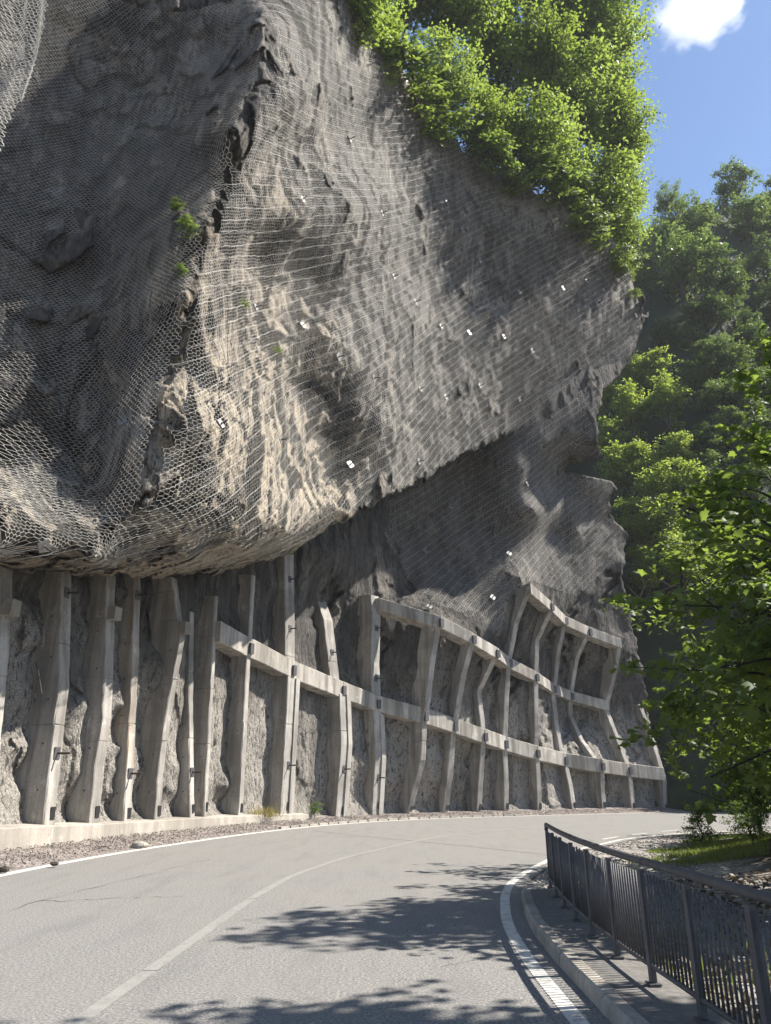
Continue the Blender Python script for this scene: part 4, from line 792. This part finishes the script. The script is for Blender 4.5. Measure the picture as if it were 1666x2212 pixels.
# maples on the right bank
OFF = lambda v: 1700 + 0 * v
def maple(seed, base, cc, rad, n_l, label, bound=None, parts=0, nl=34, size=.19, trunk=.11, sprigs=()):
    g = np.random.default_rng(seed); t = thing('maple_tree', label, 'tree', base); B0 = np.array(base)
    wd, tips = skeleton(seed, cc[2] - base[2] + rad[2], cc, rad, nl, 8, base, 0.1, trunk, 5.0)
    sp_pts = []
    for (su, sv, sy) in sprigs:      # long shoots reaching beyond the crown
        d = dirv(su, sv); e = d * (sy / d[1]) + np.array([0, 0, EYE]); tt_ = np.array(cc) + np.array([0, 0, rad[2] * .75]); st = B0 + (tt_ - B0) * min(.9, max(.3, (e[2] - .8 - B0[2]) / (tt_[2] - B0[2]))); md = (st + e) / 2 + np.array([0, 0, .25])
        wd.tube([st, md, e], [.03, .02, .006], 5, False)
        for q in (.35, .55, .7, .85, 1.0): sp_pts.append((md + (e - md) * (q - .1), md + (e - md) * q))
    ntip = len(tips); P, Nn = foliage(tips, n_l // (nl * 8), .20, g, .5, np.array(cc), 1.0)
    u, v = proj(P); fr = P[:, 1] * CP + (P[:, 2] - EYE) * SP; per_ = n_l // (nl * 8); cl = np.repeat(g.uniform(size=len(tips)), per_); fx = np.zeros(len(P), bool)
    if bound is not None:
        keep = ((u > bound(v) + g.normal(0, 8, len(u)) + 85 * np.repeat(g.uniform(size=len(tips)) ** 2.5, per_)) & (cl < np.interp(v, [700, 1000, 1200, 1400], [.2, .3, .68, .74]))) | (fr < .5) | (u > 1700); P, Nn = P[keep], Nn[keep]
        if sp_pts: P2, N2 = foliage(sp_pts, 11, .16, g, .6, None, 1.0); P, Nn = np.r_[P, P2], np.r_[Nn, N2]
        # thin the wood that would stick out of the leaves
        W_ = np.array(wd.v); uu, vv_ = proj(W_); badv = uu < bound(vv_) - 10; wd.f = [q for q in wd.f if not any(badv[i] for i in q)]
    wv = np.array(wd.v) - B0
    for nm, fs in (('trunk', [q for q in wd.f if q[0] < 56]), ('branches', [q for q in wd.f if q[0] >= 56])):
        us = sorted({i for q in fs for i in q}); mp_ = {i: k for k, i in enumerate(us)}
        if fs: o = link(nm, mesh(nm, wv[us], [tuple(mp_[i] for i in q) for q in fs], BARKD, True), t)
        if nm == 'branches': o['kind'] = 'stuff'
    if bound is OFF: V, F = leafquads(P, Nn, size * 1.05, g, .9); o = link('crown', mesh('crown', V - B0, F, LF_MAPLE), t); o['kind'] = 'stuff'; return t
    V, F, b, tt, Nn2, s_ = mapleleaves(P, Nn, size, g)
    m = len(MAPLE_T) + 1; u, v = proj(P); infr = (u < 1690) & (v > 600) & (v < 1800); idx = np.where(infr)[0]; idx = idx[np.argsort(u[idx] + g.uniform(0, 60, len(idx)))][:parts]
    sel = np.zeros(len(P), bool); sel[idx] = True
    keepF = ~sel[np.repeat(np.arange(len(P)), len(MAPLE_T))]
    o = link('crown', mesh('crown', V - B0, F[keepF], LF_MAPLE), t)
    if len(P) > 300: o['kind'] = 'stuff'
    if parts:
        T2 = np.r_[MAPLE_T, [(0, -.1)]]; z = np.r_[-.10 * np.abs(MAPLE_T[:, 0]) - .06 * (MAPLE_T[:, 1] > .4), 0.05]
        lm = mesh('leaf', np.c_[T2, z], np.array([(k, (k + 1) % 14, 14) for k in range(14)]), LF_MAPLE)
        from mathutils import Matrix
        for i in idx:
            Mx = Matrix(((b[i][0], tt[i][0], Nn2[i][0], 0), (b[i][1], tt[i][1], Nn2[i][1], 0), (b[i][2], tt[i][2], Nn2[i][2], 0), (0, 0, 0, 1)))
            o = link('leaf', lm, t); o.matrix_basis = Matrix.Translation(Vector(P[i] - B0)) @ Mx @ Matrix.Scale(float(s_[i]), 4)
    return t
MBND = [(-400, 1690), (660, 1690), (700, 1600), (830, 1620), (870, 1640), (900, 1570), (985, 1580), (1010, 1500), (1060, 1460), (1100, 1440), (1200, 1400), (1250, 1330), (1320, 1315), (1370, 1360), (1420, 1340), (1500, 1350), (1560, 1345), (1620, 1400), (1700, 1440), (1760, 1520), (1800, 1600), (2200, 1640)]
maple(201, (8.4, 11.6, .9), (7.5, 12.0, 4.5), (4.0, 3.4, 3.7), 11500, 'dark leafy maple reaching into the right side in front of the grid', lambda v: ip(v, MBND), 260, sprigs=[(1640, 715, 12.5), (1600, 800, 12.2), (1592, 925, 12.4), (1630, 975, 11.8), (1512, 1045, 12.0), (1478, 1075, 12.6), (1570, 1090, 11.6), (1330, 1300, 12.2), (1350, 1440, 11.8), (1350, 1600, 12.0)])
maple(202, (10.4, 18.0, 1.6), (9.8, 18.0, 5.0), (4.2, 3.4, 4.2), 12500, 'second maple behind the first, its leaves bright over the road bend', lambda v: ip(v, MBND) + 15, 0)
maple(203, (10.2, 14.4, .9), (10.0, 14.0, 9.6), (3.0, 2.7, 3.6), 5600, 'tall maple just outside the right photo edge that shades the road bend', OFF, 0)
maple(204, (9.0, 7.2, .5), (8.6, 7.0, 10.4), (3.4, 1.9, 3.4), 5600, 'tall maple outside the right photo edge, nearer the camera, shading the near road', OFF, 0)
maple(205, (7.2, 4.0, .3), (6.2, 3.8, 5.0), (2.2, 2.4, 2.4), 3200, 'low maple beside the railing outside the photo, shading the pavement', OFF, 0)
BP = [proto(180 + k, (0, 0, .5), (.48, .48, .48), 24, 8, 16, .042, LF_BUSH, .05, .05) for k in range(2)]
for k, (x, y, hgt, lb) in enumerate([(10.8, 22.6, 3.4, 'dark leafy bush with thin stems at the grass edge on the bank'), (13.4, 24.5, 6.0, 'dense dark bush right of the stemmed bush on the bank'), (12.6, 19.5, 4.6, 'dark bush above the brown leaf litter at the right edge'), (16.0, 28.5, 6.5, 'dark bush beyond the grass, against the far road'), (9.4, 20.3, 1.3, 'low ragged bush nearest the gravel at the grass edge'), (10.9, 19.2, 1.6, 'low ragged bush at the top of the leaf litter'), (12.2, 22.0, 1.8, 'low ragged bush right of the thin stems'), (9.9, 24.8, 1.4, 'low ragged bush overhanging the white edge line'), (22.5, 33.5, 6.0, 'tall dark bush where the road leaves behind the leaves')]):
    z = float(bank(np.array(x), np.array(y))[0]); plant_tree('bank_bush', BP[k % 2], (x, y, z - .1), hgt, lb, 'bush', 'bushes on the right bank', (0, 0))
# stone bank and bushes beyond the last pillar
ss = np.arange(86.6, 122, .5); zz = np.arange(0, 7.1, .5); S_, Z_ = np.meshgrid(ss, zz); o_ = -.3 - Z_ * .35 + np.array([mnoise.noise((a * .8, b_ * .9, 2)) * .5 + mnoise.noise((a * 2, b_ * 2.4, 9)) * .2 for a, b_ in zip(S_.ravel(), Z_.ravel())]).reshape(S_.shape); o_ = np.where(Z_ > 6.4, o_ - 5, o_)
P = wpt(S_, o_, Z_ - .1); h, w_ = S_.shape; I = np.arange(h * w_).reshape(h, w_)
tag(link('rocky_bank', mesh('rocky_bank', P.reshape(-1, 3), np.stack([I[:-1, :-1], I[:-1, 1:], I[1:, 1:], I[1:, :-1]], -1).reshape(-1, 4), ROCK, True)), kind='structure')
for k in range(13):
    s_ = 89.3 + k * 2.3; q = wpt(np.array(s_), np.array(-1.9 - (k % 2) * 1.3), np.array((.6, 3.2, 5.2)[k % 3])); plant_tree('roadside_bush', BP[k % 2], q, 3.6 if k < 3 else 5.5, 'dark bush on the rocky bank, %s along from the last concrete pillar' % ORDN[k], 'bush', 'bushes on the far rocky bank', (0, 0))
# ------------------------------------------------------------------ ground cover and small things
def scatter_quads(name, mat, P, size, up, seed, asp=.6):
    g = np.random.default_rng(seed); Nn = g.normal(size=P.shape) * .5 + np.array([0, 0, up]); V, F = leafquads(P, Nn, size, g, asp); return tag(link(name, mesh(name, V, F, mat)), kind='stuff')
g = np.random.default_rng(31)
x, y = g.uniform(2.7, 14, 16000), g.uniform(2, 24, 16000); z, b = bank(x, y); k_ = (b > 1.0) & ((y < 15) | (z > .35)); o = scatter_quads('leaf_litter', LITTER, np.stack([x, y, z + .05 + g.uniform(0, .05, len(x))], -1)[k_], .12, 1.2, 32); o['label'] = 'brown dead leaves covering the bank behind the railing'
def blades(name, mat, P, hgt, seed, wd=.012):
    g = np.random.default_rng(seed); n = len(P); a = g.uniform(0, 6.28, n); ln = g.normal(0, .35, (n, 2)); hh = hgt * g.uniform(.5, 1.3, n)
    d = np.stack([np.cos(a) * wd, np.sin(a) * wd, 0 * a], -1); top = P + np.stack([ln[:, 0] * hh, ln[:, 1] * hh, hh], -1); V = np.stack([P - d, P + d, top], 1).reshape(-1, 3)
    return tag(link(name, mesh(name, V, np.arange(n * 3).reshape(n, 3), mat)), kind='stuff')
x, y = g.uniform(5, 16, 60000), g.uniform(14, 29, 60000); z, b = bank(x, y); dn = np.array([mnoise.noise((a * .7, c * .7, 1)) for a, c in zip(x, y)]); k_ = (b > 2.2 + dn * 1.2) & (b < 7.5 + dn * 3) & (y > 17.5) & (dn > -.45); o = blades('grass', GRASS, np.stack([x, y, z], -1)[k_], .11, 33); o['label'] = 'sunlit green grass on the verge behind the railing'
x, y = g.uniform(2.55, 4.5, 1200), g.uniform(3, 14, 1200); z, b = bank(x, y); o = blades('weeds', GRASS, np.stack([x, y, z], -1), .16, 34); o['label'] = 'sparse weeds along the foot of the railing'
def stones(name, P, size, mat, seed):
    g = np.random.default_rng(seed); n = len(P); T_ = np.array([(1, 0, 0), (-1, 0, 0), (0, 1, 0), (0, -1, 0), (0, 0, .7), (0, 0, -.7)], float); F0 = np.array([(0, 2, 4), (2, 1, 4), (1, 3, 4), (3, 0, 4), (2, 0, 5), (1, 2, 5), (3, 1, 5), (0, 3, 5)])
    a = g.uniform(0, 6.28, n); c, s_ = np.cos(a), np.sin(a); sc_ = size * g.uniform(.5, 1.6, (n, 1, 1)) * g.uniform(.6, 1.2, (n, 1, 3)); Q = T_[None] * sc_; Q = np.stack([Q[..., 0] * c[:, None] - Q[..., 1] * s_[:, None], Q[..., 0] * s_[:, None] + Q[..., 1] * c[:, None], Q[..., 2]], -1) + P[:, None]
    return tag(link(name, mesh(name, Q.reshape(-1, 3), ((np.arange(n) * 6)[:, None, None] + F0[None]).reshape(-1, 3), mat)), kind='stuff')
s_ = g.uniform(34, 84, 9000); f_ = g.uniform(0, 1, 9000) ** .8; li = np.clip((s_ * 10).astype(int), 0, len(WALL) - 1); wb = WALL[li] + WN[li] * .2; ln_ = np.array([LEFT[np.argmin(((LEFT - q) ** 2).sum(1))] for q in WALL])[li] - WN[li] * .3
P2 = ln_ * (1 - f_[:, None]) + wb * f_[:, None] + g.uniform(-.08, .08, (9000, 2)); o = stones('loose_gravel', np.c_[P2, .27 * f_ + .005], .022, GRAV, 36); o['label'] = 'loose grit and small stones on the gravel verge'
x, y = g.uniform(2, 12, 9000), g.uniform(12, 30, 9000); z, b = bank(x, y); k_ = (b > .4) & (b < 3.5); o = stones('gravel', np.stack([x, y, np.maximum(z, -.02) + .01], -1)[k_], .028, GRAVL, 37); o['label'] = 'pale gravel beside the inside edge line of the bend'
# plants and rocks at the wall foot
q = wpt(np.array(57.7), np.array(.35), np.array(.25)); plant_tree('verge_plant', BP[0], q, .8, 'small green leafy plant on the gravel between two pillars', 'plant', None, (0, 0))
q = wpt(np.array(54.2), np.array(.1), np.array(.45)); o = blades('dry_grass', DRYG, q + g.normal(size=(350, 3)) * np.array([.35, .35, .02]), .4, 38); o['label'] = 'yellow dry grass at the foot of the grid pillars'
for k, (u, v, r_, lb) in enumerate([(8, 1878, .11, 'dark stone at the left photo edge beside the white line'), (118, 1866, .08, 'dark stone on the gravel below the plinth wall'), (302, 1826, .2, 'pale flat stone lying against the plinth wall')]):
    p = ground(u, v, .08); mb = MB(); me = bpy.data.meshes.new('stone'); V, F = [], []
    for i in range(5):
        for j in range(8):
            th, ph = math.pi * (i + .5) / 5, j * math.pi / 4; rr_ = r_ * (1 + .35 * mnoise.noise((i * .9 + k * 5, j * .8, k))); V.append((rr_ * math.sin(th) * math.cos(ph) * 1.3, rr_ * math.sin(th) * math.sin(ph), rr_ * math.cos(th) * .55))
    F = [(i * 8 + j, i * 8 + (j + 1) % 8, i * 8 + 8 + (j + 1) % 8, i * 8 + 8 + j) for i in range(4) for j in range(8)] + [tuple(range(8))[::-1], tuple(range(32, 40))]
    o = link('stone', mesh('stone', V, F, KERB if k == 2 else RUST)); o.location = p; tag(o, lb, 'stone', 'stones on the verge')
# bent reinforcement bars between the left buttresses
for k, (u, v, du, dv, lb) in enumerate([(78, 1430, 12, 70, 'bent rusty bar sticking out of the rock right of the cut off buttress'), (330, 1285, 45, -8, 'dark steel bar jutting from the rock behind the kneed buttress'), (500, 1230, 45, -8, 'dark bar jutting from the rock below the overhang lip'), (560, 1228, -90, 6, 'long dark bar under the overhang lip')]):
    a = dirv(u, v) * solve(u, v, .25); c = dirv(u + du, v + dv) * solve(u + du, v + dv, .55); o = MB().tube([a + (0, 0, EYE), (a + c) / 2 + np.array([0, 0, EYE + .03]), c + (0, 0, EYE)], .022, 6).build('steel_bar', RUST); tag(o, lb, 'steel bar', 'bars sticking out of the rock')
# cloud: a real volume high behind the cliff
def m_cloud():
    s = NT('cloud'); tc = s.n('ShaderNodeTexCoord'); nz = s.noise(2.0, 6, .62, tc.outputs['Object']); ln2 = s.n('ShaderNodeVectorMath'); ln2.operation = 'LENGTH'; s.l(tc.outputs['Object'], ln2.inputs[0])
    dn = s.math('SUBTRACT', s.math('ADD', nz, .12), s.math('MULTIPLY', ln2.outputs['Value'], .62)); dn = s.math('MULTIPLY', s.math('MAXIMUM', dn, 0.0), .13)
    pv_ = s.n('ShaderNodeVolumePrincipled'); pv_.inputs['Color'].default_value = (1, 1, 1, 1); pv_.inputs['Anisotropy'].default_value = .2; s.l(dn, pv_.inputs['Density']); s.l(pv_.outputs[0], s.out.inputs['Volume']); return s.m
d = dirv(1512, 12); d = d / np.linalg.norm(d) * 900
bm = MB().box((0, 0, 0), (1, 0, 0), (0, 1, 0), (0, 0, 1)); o = bm.build('cloud', m_cloud()); o.location = d; o.scale = (44, 40, 29); tag(o, kind='structure')

# ------------------------------------------------------------------ air
s = NT('haze'); pv_ = s.n('ShaderNodeVolumePrincipled'); pv_.inputs['Color'].default_value = (.93, .96, 1, 1); pv_.inputs['Density'].default_value = .0003; pv_.inputs['Anisotropy'].default_value = .0; s.l(pv_.outputs[0], s.out.inputs['Volume'])
o = MB().box((0, 0, 69), (3100, 0, 0), (0, 3100, 0), (0, 0, 71)).build('haze', s.m); tag(o, kind='stuff'); o['label'] = 'thin bluish air that softens the far hillside'
